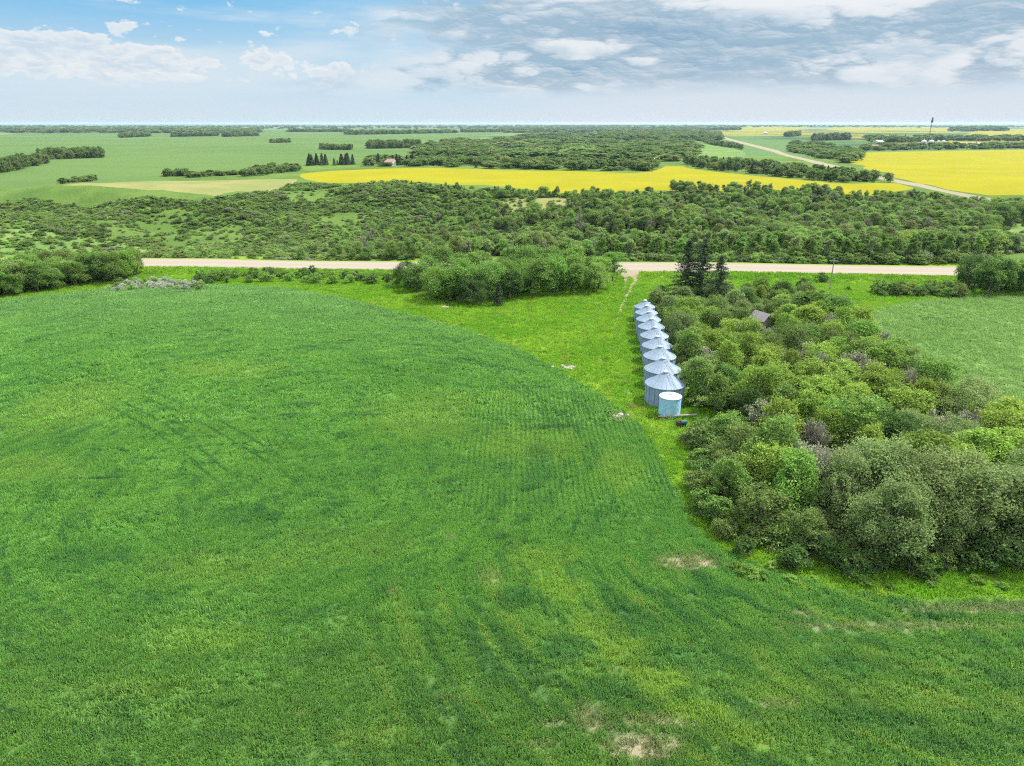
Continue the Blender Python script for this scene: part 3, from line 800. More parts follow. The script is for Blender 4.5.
for s in (-1, -.4, .4, 1):
    w = MB(); w.lathe([(.03, 0), (.06, .05), (.05, .14), (.02, .18)], 8, (s, .14, 7.46)); w.build('insulator', WHITE, up)
tag(up, 'lone wooden utility pole standing in the grass before the highway', 'utility pole')

# ------------------------------------------------------------------ the wood on the right
WOODP = poly((648, 318), (662, 301), (740, 297), (806, 296), (806, 306), (856, 336), (890, 372), (925, 398), (975, 430), (1040, 470)) + [(78, 64), (60, 57)] + \
        poly((1024, 560), (930, 562), (860, 564), (800, 560), (768, 552), (742, 534), (722, 502), (714, 465), (709, 430), (700, 405), (680, 378), (668, 350), (655, 330))
def near_bin(x, y): return min(math.hypot(x - bx, y - by) - bd / 2 for bx, by, bd in BINS)
sh = G(760, 332)
pts = poisson(WOODP, lambda x, y: 3.2 + 1.3 * vnoise(x / 7, y / 7, 2), 11000, 3)
def rankname(px, py, x):
    if py > 500: r = 'on the near edge of the wood'
    elif py > 455: r = 'just behind the wood\'s near edge'
    elif py > 420: r = 'in the near half of the wood'
    elif py > 388: r = 'mid-wood beside the tank'
    elif py > 358: r = 'mid-wood beside the nearer bins'
    elif py > 332: r = 'in the wood by the farther bins'
    else: r = 'at the wood\'s far end by the spruces'
    return r
nw = 0
for x, y in pts:
    if near_bin(x, y) < 2.3 or math.hypot(x - tx, y - ty) < 6.5 or math.hypot(x - tx - 2.4, y - ty + 5) < 5.6 or math.hypot(x - sh[0], y - sh[1]) < 3.6: continue
    px, py = proj(x, y, 0); u = random.random(); n = vnoise(x / 9, y / 9, 8)
    if abs(px - 760) < 16 and 328 < py < 352: hh = 2.5
    else: hh = None
    rk = None
    if py > 505 and px > 830:   # pale willows facing the camera
        kind, leaf, h, look = 'willow', 'sage', random.uniform(7.4, 9.2), 'tall sage-green willow'
    elif px < 760 and py > 430 or (py > 530):
        kind, leaf, h, look = 'tree', random.choice(['olive', 'dark', 'olive', 'mid']), random.uniform(4.2, 6.2), None
    elif py < 330:
        kind, leaf, h, look = 'tree', random.choice(['mid', 'dark', 'olive', 'sage', 'yellow']), random.uniform(3.6, 5.6), None
    elif u < .19: kind, leaf, h, look = 'bare', 'grey', random.uniform(4.5, 6.5), 'grey half-bare bush'
    elif n > .60: kind, leaf, h, look = 'tree', 'yellow', random.uniform(6, 8), None
    elif n > .44: kind, leaf, h, look = 'tree', random.choice(['mid', 'fresh', 'yellow', 'mid']), random.uniform(5.5, 8.2), None
    elif n > .30: kind, leaf, h, look = 'tree', random.choice(['dark', 'mid', 'olive']), random.uniform(5, 7.2), None
    else: kind, leaf, h, look = random.choice(['tree', 'willow']), random.choice(['yellow', 'sage', 'olive']), random.uniform(5.5, 7.5), None
    if hh: kind, leaf, h, look = 'shrub', 'mid', 2.2, 'low green shrub'
    if look is None:
        look = {'olive': 'olive-green', 'dark': 'dark green', 'mid': 'mid-green', 'sage': 'sage-green', 'yellow': 'yellow-green', 'fresh': 'fresh green'}[leaf] + (' tree' if kind == 'tree' else ' willow')
        look = ('tall ' if h > 6.8 else 'low ' if h < 5 else '') + look
    s = h / H0[kind]
    plant(kind, x, y, h, leaf, look, rankname(px, py, x), 'trees and bushes of the wood beside the bins', wx=s * random.uniform(.85, 1.3) * (1.15 if h < 5.5 else 1))
    nw += 1
# skirt of low shrubs along the wood's near and left edge
SK = []
edge = poly((1060, 572), (1024, 572), (960, 573), (900, 573), (840, 572), (790, 568), (757, 560), (731, 546), (713, 522), (704, 495), (700, 465), (700, 440), (702, 433))
for (x0, y0), (x1, y1) in zip(edge[:-1], edge[1:]):
    n = max(1, int(math.hypot(x1 - x0, y1 - y0) / 1.7))
    for i in range(n):
        q = (i + random.random() * .7) / n; SK.append((x0 + (x1 - x0) * q + random.uniform(-.5, .5), y0 + (y1 - y0) * q + random.uniform(0, 1.2)))
en_ = G(681, 427)
for x, y in SK:
    if math.hypot(x - en_[0], y - en_[1]) < 3.2: continue
    px, py = proj(x, y, 0); lf = random.choice(['dark', 'olive', 'mid', 'olive', 'dark']); h = random.uniform(1.6, 2.9)
    plant('shrub', x, y, h, lf, {'dark': 'low dark green shrub', 'olive': 'low olive-green shrub', 'mid': 'low mid-green shrub'}[lf],
          'skirting the wood\'s near edge' if py > 545 else 'skirting the wood\'s left corner' if py > 490 else 'skirting the wood below the auger', 'low shrubs skirting the wood', wx=h / 2.6 * random.uniform(1, 1.3))
# bright weeds by the wood
for px, py, h in [(745, 573, 1.0), (752, 577, .9), (735, 570, .8), (764, 578, .7), (790, 583, .8), (812, 582, .6), (856, 580, .9), (865, 585, .8), (930, 586, .6), (975, 582, .7), (890, 588, .5), (1002, 588, .6), (772, 568, .8)]:
    a = G(px, py); plant('shrub', a[0], a[1], h, 'fresh', 'low fresh green weed clump', 'in the grass before the wood', 'weed clumps in front of the wood', wx=h / 2.6 * 1.4)

# spruces
for px, py, ty_, k, lb in [(685, 301, 242, 0, 'left spruce of the three beside the wood\'s far end'), (699.5, 303, 240, 1, 'tallest middle spruce of the three beside the wood\'s far end'), (717.5, 308, 256.5, 0, 'right and shortest spruce of the three beside the wood\'s far end')]:
    a = G(px, py); rr = ray(px, ty_); t = a[1] / rr.y; h = (CAM_H + rr.z * t - hz(*a)) * 1.06
    o = plant('spruce', a[0], a[1], h, 'spruce', '', '', 'dark spruces by the highway', wx=h / 14 * 1.55); o['label'] = lb; PLANTS.pop()
a = G(498, 306); o = plant('spruce', a[0], a[1], 6.0, 'spruce', '', '', 'dark spruces by the highway', wx=.62); o['label'] = 'small dark spruce in front of the roadside grove'; PLANTS.pop()

# ------------------------------------------------------------------ grove before the highway, right clump, shrubs
def grove(P, dmin, seed, kinds, hr, leaves, where, group, mx=99):
    k = 0
    for x, y in poisson(P, dmin, 3000, seed):
        if k >= mx: break
        kd = random.choice(kinds); lf = random.choice(leaves); h = random.uniform(*hr) * (.35 if kd == 'shrub' else 1)
        nm = {'olive': 'olive-green', 'dark': 'dark green', 'mid': 'mid-green', 'sage': 'sage-green', 'yellow': 'yellow-green', 'fresh': 'fresh green', 'silver': 'silvery', 'grey': 'grey half-bare'}[lf]
        hm = (hr[0] + hr[1]) / 2 * (.35 if kd == 'shrub' else 1)
        noun = {'tree': 'tree', 'willow': 'willow', 'aspen': 'aspen', 'shrub': 'shrub', 'bare': 'bush'}[kd]
        plant(kd, x, y, h, lf, ('taller ' if h > hm else 'shorter ') + nm + ' ' + noun, where, group, wx=h / H0[kd] * random.uniform(.95, 1.2), bark='pale_bark' if kd == 'aspen' else 'bark'); k += 1
    return k
grove(poly((404, 286), (470, 283), (560, 282), (612, 280), (612, 291), (560, 297), (500, 302), (440, 302), (412, 294)), 4.6, 4, ['tree', 'tree', 'willow'], (6.5, 10), ['mid', 'fresh', 'dark', 'fresh', 'mid'], 'in the grove before the highway', 'grove of trees before the highway')
a = G(472, 305); plant('willow', a[0], a[1], 6.2, 'dark', 'round dark green willow', 'at the front of the roadside grove', 'grove of trees before the highway', wx=.95)
grove(poly((962, 286), (1060, 284), (1060, 296), (1000, 297), (966, 292)), 4.4, 5, ['tree', 'willow'], (6.5, 9), ['dark', 'mid', 'dark'], 'in the right-edge clump before the highway', 'clump of trees right of the highway field')
grove(poly((875, 291), (962, 292), (962, 298), (880, 295)), 2.6, 6, ['shrub'], (5.5, 9), ['dark', 'mid', 'olive'], 'in the hedge above the right grain field', 'hedge above the right field')
grove(poly((0, 283), (80, 276), (135, 274), (130, 280), (60, 289), (0, 298), (-50, 304), (-50, 286)), 2.7, 7, ['tree', 'tree', 'willow'], (4.8, 8.0), ['mid', 'fresh', 'olive', 'fresh', 'mid'], 'in the thicket left of the highway', 'thicket at the left before the highway')
grove(poly((105, 292), (150, 290), (205, 291), (200, 282), (120, 283)), 2.0, 8, ['shrub'], (3, 5), ['silver', 'silver', 'sage'], 'at the far edge of the dark crop field', 'silvery shrubs at the field edge', 36)
grove(poly((200, 286), (300, 284), (400, 285), (400, 281), (300, 276), (200, 278)), 3.2, 9, ['shrub'], (4.0, 9.0), ['dark', 'mid', 'fresh'], 'between the highway and the crop field', 'shrubs between highway and crop', 34)
for px, py, h in [(822, 282, 2.4), (822, 302, 2.6), (848, 290, 1.0), (800, 308, 3.2)]:
    a = G(px, py); plant('shrub', a[0], a[1], h, 'dark', 'lone dark shrub', 'in the grass near the utility pole', 'lone shrubs by the utility pole')

# ------------------------------------------------------------------ aspen wood across the highway: front trees one by one
AS = poly((600, 261), (700, 261.5), (800, 262), (900, 262.5), (992, 261), (985, 255), (900, 254), (800, 253), (700, 253), (600, 253))
asp = sorted(poisson(AS, 3.5, 5000, 12), key=lambda p: p[1])[:110]
for x, y in asp:
    px, py = proj(x, y, hz(x, y)); h = random.uniform(5.2, 8.2); lf = random.choice(['mid', 'fresh', 'sage', 'mid', 'olive'])
    w_ = 'at the left end of the highway-side wood' if px < 690 else 'behind the spruces in the highway-side wood' if px < 740 else 'in the highway-side wood left of the pole' if px < 825 else 'in the highway-side wood right of the pole' if px < 900 else 'at the right end of the highway-side wood'
    plant('aspen', x, y, h, lf, ('tall ' if h > 7.2 else 'low ') + {'mid': 'mid-green', 'fresh': 'fresh green', 'sage': 'sage-green', 'olive': 'olive-green'}[lf] + ' aspen', w_, 'aspens along the far side of the highway', wx=h / 8.1 * random.uniform(1.0, 1.35), bark='pale_bark')

# ------------------------------------------------------------------ labels that single each plant out
ORD = ['leftmost', 'second from left', 'third from left', 'fourth from left', 'fifth from left', 'sixth from left', 'seventh from left', 'eighth from left', 'ninth from left', 'tenth from left', 'eleventh from left', 'twelfth from left',
       'thirteenth from left', 'fourteenth from left', 'fifteenth from left', 'sixteenth from left', 'seventeenth from left', 'eighteenth from left', 'nineteenth from left', 'twentieth from left']
groups = {}
for r_ in PLANTS: groups.setdefault((r_[1], r_[2]), []).append(r_)
for (look, where), rs in groups.items():
    rs.sort(key=lambda q: q[3][0])
    for i, q in enumerate(rs):
        base = look + ' ' + where
        if len(rs) == 1: lb = base
        elif len(rs) == 2: lb = base + (', left one' if i == 0 else ', right one')
        elif i == len(rs) - 1: lb = base + ', rightmost'
        elif i < len(ORD) and i <= len(rs) // 2 + 1: lb = base + ', ' + ORD[i]
        else:
            k = len(rs) - 1 - i
            lb = base + ', ' + (ORD[k].replace('left', 'right') if k < len(ORD) else ORD[min(i, 19)])
        q[0]['label'] = lb if len(lb.split()) <= 16 else lb.replace('grey half-bare', 'half-bare').replace('in the near half of the wood', 'in the wood\'s near half').replace('just behind the wood\'s near edge', 'behind the wood\'s near edge')

# ------------------------------------------------------------------ scattered stuff through geometry nodes
def scatter(name, P, rot, scl, idx, protos, label, cat, kind='stuff', group=None):
    n = len(P)
    me = bpy.data.meshes.new(name); me.vertices.add(n); me.vertices.foreach_set('co', np.asarray(P, np.float32).ravel())
    for nm, ty, dat in (('rot', 'FLOAT_VECTOR', rot), ('scl', 'FLOAT_VECTOR', scl), ('pick', 'INT', idx)):
        at = me.attributes.new(nm, ty, 'POINT'); at.data.foreach_set('vector' if ty == 'FLOAT_VECTOR' else 'value', np.asarray(dat, np.float32 if ty == 'FLOAT_VECTOR' else np.int32).ravel())
    o = bpy.data.objects.new(name, me); C.objects.link(o)
    ng = bpy.data.node_groups.new(name, 'GeometryNodeTree')
    ng.interface.new_socket('Geometry', in_out='INPUT', socket_type='NodeSocketGeometry'); ng.interface.new_socket('Geometry', in_out='OUTPUT', socket_type='NodeSocketGeometry')
    N = ng.nodes; I = N.new('NodeGroupInput'); O = N.new('NodeGroupOutput'); ip = N.new('GeometryNodeInstanceOnPoints'); j = N.new('GeometryNodeJoinGeometry')
    for p in reversed(protos):
        oi = N.new('GeometryNodeObjectInfo'); oi.inputs['Object'].default_value = p; oi.inputs['As Instance'].default_value = True; oi.transform_space = 'ORIGINAL'
        ng.links.new(oi.outputs['Geometry'], j.inputs[0])
    def at(nm, ty):
        a = N.new('GeometryNodeInputNamedAttribute'); a.data_type = ty; a.inputs['Name'].default_value = nm; return a.outputs[0]
    mp = N.new('GeometryNodeMeshToPoints'); ng.links.new(I.outputs[0], mp.inputs[0]); ng.links.new(mp.outputs[0], ip.inputs['Points'])
    ng.links.new(j.outputs[0], ip.inputs['Instance'])
    if len(protos) > 1:
        ip.inputs['Pick Instance'].default_value = True; ng.links.new(at('pick', 'INT'), ip.inputs['Instance Index'])
    else:
        pass
    e2r = N.new('FunctionNodeEulerToRotation'); ng.links.new(at('rot', 'FLOAT_VECTOR'), e2r.inputs[0]); ng.links.new(e2r.outputs[0], ip.inputs['Rotation'])
    ng.links.new(at('scl', 'FLOAT_VECTOR'), ip.inputs['Scale']); ng.links.new(ip.outputs[0], O.inputs[0])
    md = o.modifiers.new('scatter', 'NODES'); md.node_group = ng
    return tag(o, label, cat, group, kind)

def pobj(name, me, mats):
    me = me.copy(); me.materials.clear()
    for m in mats: me.materials.append(m)
    return bpy.data.objects.new(name, me)

def plantobj(kind, k, leaf, bark='bark'):
    """crown and trunk in one mesh, for the masses that nobody could count"""
    cm, tm = PR[kind][k]
    import bmesh
    bm = bmesh.new(); bm.from_mesh(cm); nf = len(bm.faces); bm.from_mesh(tm)
    me = bpy.data.meshes.new(kind + '_mass')
    bm.faces.ensure_lookup_table()
    for f in bm.faces[nf:]: f.material_index = 1
    bm.to_mesh(me); bm.free(); me.materials.append(M[leaf]); me.materials.append(M[bark])
    return bpy.data.objects.new(kind + '_source', me)

def mass(name, pts, hts, wids, protos, kh, label, cat, pick=None, g=rng):
    pts = np.array(pts); n = len(pts); hts = np.asarray(hts); wids = np.asarray(wids)
    P = np.column_stack([pts, hgt(pts[:, 0], pts[:, 1]) - .1])
    rot = np.column_stack([np.zeros(n), np.zeros(n), g.uniform(0, 6.28, n)])
    idx = g.integers(0, len(protos), n) if pick is None else pick
    h0 = np.array([kh[i] for i in idx])
    return scatter(name, P, rot, np.column_stack([wids, wids, hts / h0]), idx, protos, label, cat)

# grass-like plants --------------------------------------------------------------
def tuft_mesh(nb, rad, h, wd, g, lean=.35):
    m = MB(); V = []
    for i in range(nb):
        a = g.uniform(0, 2 * PI); r = rad * math.sqrt(g.random()); bx, by = r * math.cos(a), r * math.sin(a)
        la = g.uniform(0, 2 * PI); hh = h * g.uniform(.6, 1.15); lx, ly = math.cos(la) * lean * hh * g.random(), math.sin(la) * lean * hh * g.random()
        wa = g.uniform(0, PI); wx, wy = math.cos(wa) * wd * .5, math.sin(wa) * wd * .5
        V.append([(bx - wx, by - wy, -.03), (bx + wx, by + wy, -.03), (bx + lx + wx * .35, by + ly + wy * .35, hh), (bx + lx * 1.2 - wx * .35, by + ly * 1.2 - wy * .35, hh * .93)])
    m.quads(np.array(V)); return m.mesh('tuft')

def blade_mat(name, fn):
    m, nt = newmat(name); c = fn(nt)
    i = island(nt)
    h = nt.nodes.new('ShaderNodeHueSaturation'); nt.links.new(c, h.inputs['Color']); nt.links.new((i * .45 + .90).o, h.inputs['Value'])
    finish(nt, leafshader(nt, h.outputs[0], .45)); return m

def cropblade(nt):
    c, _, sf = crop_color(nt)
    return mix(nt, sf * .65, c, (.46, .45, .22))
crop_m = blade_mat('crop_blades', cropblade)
def position_x(nt): return sep(nt, position(nt))[0]
def position_y(nt): return sep(nt, position(nt))[1]
def grassc(nt):
    P = position(nt); n1 = noise(nt, P, .06, 4, .6); n2 = noise(nt, P, .4, 5, .65); n4 = noise(nt, P, .13, 4, .6)
    c = mix(nt, n1.ss(.35, .65), (.24, .53, .040), (.35, .61, .054)); c = mix(nt, n2.ss(.46, .66) * .8, c, (.19, .38, .04))
    n5 = noise(nt, comb(nt, position_x(nt) * .5, position_y(nt) * .12, 0.0), 1, 5, .65, .5); c = mix(nt, n5.ss(.52, .7) * .6, c, (.40, .47, .10))
    return mix(nt, n4.ss(.62, .75) * .5, c, (.26, .34, .08))
grass_m = blade_mat('grass_blades', grassc)
def barleyc(nt):
    P = position(nt); x, y, z = sep(nt, P); n1 = noise(nt, P, .05, 4, .6); n2 = noise(nt, comb(nt, x * .5 + y * .32, y * .10 - x * .05, 0.0), .5, 5, .65, .4)
    c = mix(nt, n1.ss(.35, .65), (.30, .51, .14), (.36, .57, .165)); return mix(nt, n2.ss(.5, .68) * .65, c, (.22, .39, .115))
barley_m = blade_mat('barley_blades', barleyc)

gt = np.random.default_rng(77)
tuf = [pobj('tuft_source', tuft_mesh(26, .36, .42, .065, gt, .8), [crop_m]) for _ in range(4)]
tufb = [pobj('tuft_source', tuft_mesh(26, .6, .46, .12, gt, .8), [crop_m]) for _ in range(3)]
gtuf = [pobj('tuft_source', tuft_mesh(22, .5, .28, .09, gt, .9), [grass_m]) for _ in range(3)]
btuf = [pobj('tuft_source', tuft_mesh(22, .6, .42, .12, gt, .8), [barley_m]) for _ in range(3)]

def in_view(x, y, m=.28):
    return (y > 16) & (np.abs(x) < (y * math.cos(PITCH) + CAM_H * math.sin(PITCH)) * (CX / FPX + m))

def soil_at(x, y):
    s = np.zeros(len(x))
    for px, py, rx, ry, st in SOIL:
        s = np.maximum(s, st * (np.hypot((x - px) / rx, (y - py) / ry) < .95))
    return s

def sow(P, n, y0, y1, excl, seed):
    g = np.random.default_rng(seed); out = []
    Y = np.sqrt(g.uniform(y0 ** 2, y1 ** 2, n)); hw = (Y * .94 + 14) * .95; X = g.uniform(-1, 1, n) * hw
    k = inside(P, X, Y) & in_view(X, Y, .2)
    for q in excl or []: k &= ~inside(q, X, Y)
    k = k & (Y < road_y(X) - 7.0); return X[k], Y[k]

def sow_field(name, P, specs, protos_list, label, cat, soil=False, rows=False, seed=1, excl=None):
    for i, ((n, y0, y1, hs, ws), protos) in enumerate(zip(specs, protos_list)):
        X, Y = sow(P, n, y0, y1, excl, seed + i)
        if rows:
            rm = (Y > 62) & (Y < 118) & (X > -12)
            Xr = np.where(rm, np.round(X / .66) * .66 + np.random.default_rng(9).normal(0, .09, len(X)), X); X = Xr
        if soil:
            s = soil_at(X, Y); k = np.random.default_rng(4).random(len(X)) > s * .65; X, Y = X[k], Y[k]
        L = fbm(X / 5.5, Y / 3.2, 31, 4); L2 = fbm(X / 1.3, Y / 1.1, 41, 3)
        hh = hs * (.45 + .9 * L) * (.7 + .6 * L2)
        la = (fbm(X / 14, Y / 9, 51, 3) - .5) * 14; lm = .15 + .75 * sst(.45, .7, fbm(X / 7, Y / 5, 61, 3))
        g = np.random.default_rng(seed + 50); n_ = len(X)
        rot = np.column_stack([np.cos(la) * lm * .7 + g.normal(0, .1, n_), np.sin(la) * lm * .7 + g.normal(0, .1, n_), g.uniform(0, 6.28, n_)])
        scatter(name, np.column_stack([X, Y, hgt(X, Y)]), rot, np.column_stack([np.full(n_, ws), np.full(n_, ws), hh]) , g.integers(0, len(protos), n_), protos, label if i == 0 else label.replace('standing', 'standing farther off'), cat)

sow_field('standing_crop', CROPP, [(85000, 26, 92, 1.0, 1.0), (75000, 92, 186, 1.0, 1.15)], [tuf, tufb], 'dense green grain plants standing in the foreground field', 'crop', True, True, 1)
YARD = [(-260, 205), (-260, 100), (-20, 40), (140, 40), (240, 120), (240, 205)]
sow_field('yard_grass', YARD, [(190000, 40, 212, 1.0, 1.25)], [gtuf], 'bright yellow-green grass standing round the bins and along the wood', 'grass', False, False, 21, [REG[i][2] for i in range(len(REG)) if REG[i][0] in ('crop_field', 'barley_field', 'driveway')])
sow_field('standing_barley', BARLEY, [(60000, 60, 190, 1.0, 1.3)], [btuf], 'pale green grain plants standing right of the wood', 'crop', False, False, 31)

# ------------------------------------------------------------------ the bush valley across the highway
for k_, a_, b_, c_ in (('vmid', (.22, .37, .09), (.36, .53, .13), (.50, .62, .20)), ('vfresh', (.24, .44, .09), (.37, .58, .13), (.50, .64, .20)), ('vdark', (.15, .26, .075), (.24, .37, .10), (.38, .48, .16)), ('volive', (.24, .31, .10), (.35, .43, .14), (.46, .52, .22))):
    M[k_] = leaf_mat('valley_leaf_' + k_[1:], a_, b_, c_)
LEAFS = ['mid', 'fresh', 'dark', 'olive', 'sage', 'grey']
BUSH = [plantobj('tree', 0, 'vmid'), plantobj('tree', 1, 'vfresh'), plantobj('tree', 2, 'vdark'), plantobj('tree', 3, 'volive'), plantobj('aspen', 0, 'sage', 'pale_bark'), plantobj('bare', 0, 'grey'), plantobj('aspen', 1, 'vmid', 'pale_bark'), plantobj('tree', 4, 'yellow')]
BH = [7.8, 7.8, 7.8, 7.8, 8.1, 4.8, 8.1, 7.8]
SCR = [plantobj('shrub', 0, 'vdark'), plantobj('shrub', 1, 'vmid'), plantobj('shrub', 2, 'vfresh'), plantobj('shrub', 3, 'volive'), plantobj('shrub', 4, 'grey')]
SH_ = [2.6] * 5
gv = np.random.default_rng(8)
def thin(P, n, dens, seed):
    g = np.random.default_rng(seed); lo = np.min(P, axis=0); hi = np.max(P, axis=0)
    X = g.uniform(lo[0], hi[0], n); Y = g.uniform(lo[1], hi[1], n); k = inside(P, X, Y) & (g.random(n) < dens(X, Y)) & in_view(X, Y, .2)
    return np.column_stack([X[k], Y[k]])
openings = [REG[i][2] for i in range(len(REG)) if REG[i][1] in ('dry', 'pasture', 'canola', 'field')]
def thinopen(p):
    k = np.ones(len(p), bool); g = np.random.default_rng(3).random(len(p))
    for r in REG:
        if r[1] in ('canola', 'field'): k &= ~inside(r[2], p[:, 0], p[:, 1])
        if r[1] in ('pasture', 'dry'): k &= ~(inside(r[2], p[:, 0], p[:, 1]) & (g > .22))
    return p[k]
def notopen(p): 
    k = np.ones(len(p), bool)
    for o in openings: k &= ~inside(o, p[:, 0], p[:, 1])
    return p[k]
# tall bush: centre and right
TALL = poly((-60, 250), (180, 258), (400, 260), (600, 256), (990, 255), (1060, 250), (1060, 215), (990, 205), (905, 196), (850, 197), (760, 192), (620, 196), (560, 196), (480, 189), (330, 185), (295, 184), (255, 193), (200, 202), (-60, 195))
p = notopen(thin(TALL, 11000, lambda X, Y: .015 + .95 * sst(-90, 10, X) * np.maximum(sst(.34, .50, fbm(X / 30, Y / 30, 71, 3)), sst(20, 60, X) * .9), 3))
n = len(p); sz = .55 + .75 * fbm(p[:, 0] / 22, p[:, 1] / 22, 81, 2)
hh = gv.uniform(4.2, 8.0, n) * sz * (1 - .45 * sst(20, -110, p[:, 0])) * (1 - .35 * sst(330, 420, p[:, 1])); wd = hh / 7.8 * gv.uniform(.9, 1.3, n)
pick = gv.choice(8, n, p=[.22, .20, .14, .10, .12, .08, .12, .02])
wd[(pick == 4) | (pick == 6)] *= 1.25
mass('woodland', p, hh, wd, BUSH, BH, 'mixed green aspen bush filling the valley across the highway', 'woodland', pick)
p = thinopen(thin(TALL, 80000, lambda X, Y: .07 + .85 * sst(.38, .56, fbm(X / 28, Y / 24, 91, 3)), 5))
n = len(p); hh = gv.uniform(.4, 1.5, n) * (1 + .6 * (gv.random(n) < .06)); wd = hh / 2.6 * gv.uniform(1.2, 2.2, n)
mass('scrub', p, hh, wd, SCR, SH_, 'low dark scrub covering the valley slope left of the woodland', 'scrub', gv.choice(5, n, p=[.34, .28, .20, .12, .06]))

p = thin(poly((600, 263), (1000, 262.5), (1000, 256), (600, 256)), 2500, lambda X, Y: .5 + 0 * X, 6); p = p[p[:, 1] > road_y(p[:, 0]) + 12]
n = len(p); hh = gv.uniform(1.2, 3.2, n)
mass('underbrush', p, hh, hh / 2.6 * gv.uniform(1, 1.5, n), SCR, SH_, 'low dense underbrush between the aspen trunks across the highway', 'underbrush', gv.choice(5, n, p=[.4, .25, .2, .1, .05]))
p = thin(WOODP, 9000, lambda X, Y: .55 + 0 * X, 16)
p = p[[near_bin(a_, b_) > 2.2 and math.hypot(a_ - tx - 1.9, b_ - ty + 3) > 7 and math.hypot(a_ - sh[0], b_ - sh[1]) > 3.2 for a_, b_ in p]]
n = len(p); hh = gv.uniform(1.0, 2.6, n)
mass('undergrowth', p, hh, hh / 2.6 * gv.uniform(1, 1.5, n), SCR, SH_, 'tangled undergrowth filling the ground between the trees of the wood', 'undergrowth', gv.choice(5, n, p=[.4, .2, .08, .22, .10]))
# ------------------------------------------------------------------ far woods and shelterbelts
FAR = [plantobj('clump', 0, 'vdark'), plantobj('clump', 1, 'vdark'), plantobj('clump', 2, 'volive'), plantobj('pine', 0, 'spruce')]
FH = [9.3, 9.3, 9.3, 12]
def belt(pxpoly, h, label, cat='tree belt', pine=0, dens=1.0, cap=260, name='tree_belt', seed=None):
    P = [G(a, b) for a, b in pxpoly]; ar = 0
    for i in range(len(P)): ar += P[i][0] * P[(i + 1) % len(P)][1] - P[(i + 1) % len(P)][0] * P[i][1]
    ar = abs(ar) / 2; dist = np.mean([q[1] for q in P]); sp = max(4.5, dist * .0045)
    n = int(min(cap, max(6, ar / sp ** 2 * dens))); sp = max(sp, math.sqrt(ar / n) * .9)
    g = np.random.default_rng(seed or int(abs(P[0][0]) * 7 + abs(P[0][1])) % 99991); lo = np.min(P, axis=0); hi = np.max(P, axis=0)
    pts = []; 
    while len(pts) < n:
        X = g.uniform(lo[0], hi[0], 4000); Y = g.uniform(lo[1], hi[1], 4000); k = inside(P, X, Y)
        pts += list(zip(X[k], Y[k]))
        if not k.any(): break
    pts = pts[:n]
    if not pts: return
    n = len(pts); hh = g.uniform(.42, 1.12, n) * h; w = np.full(n, max(.55 * h / 9, min(sp / 8.5, 4))) * g.uniform(.8, 1.25, n)
    pick = np.where(g.random(n) < pine, 3, g.choice(3, n, p=[.5, .3, .2])); w = np.where(pick == 3, hh / 12 * 1.3, w)
    mass(name, pts, hh, w, FAR, FH, label, cat, pick, g)
def strip(x0, y0, x1, y1, th=1.5): return [(x0, y0), (x1, y1), (x1, y1 - th), (x0, y0 - th)]
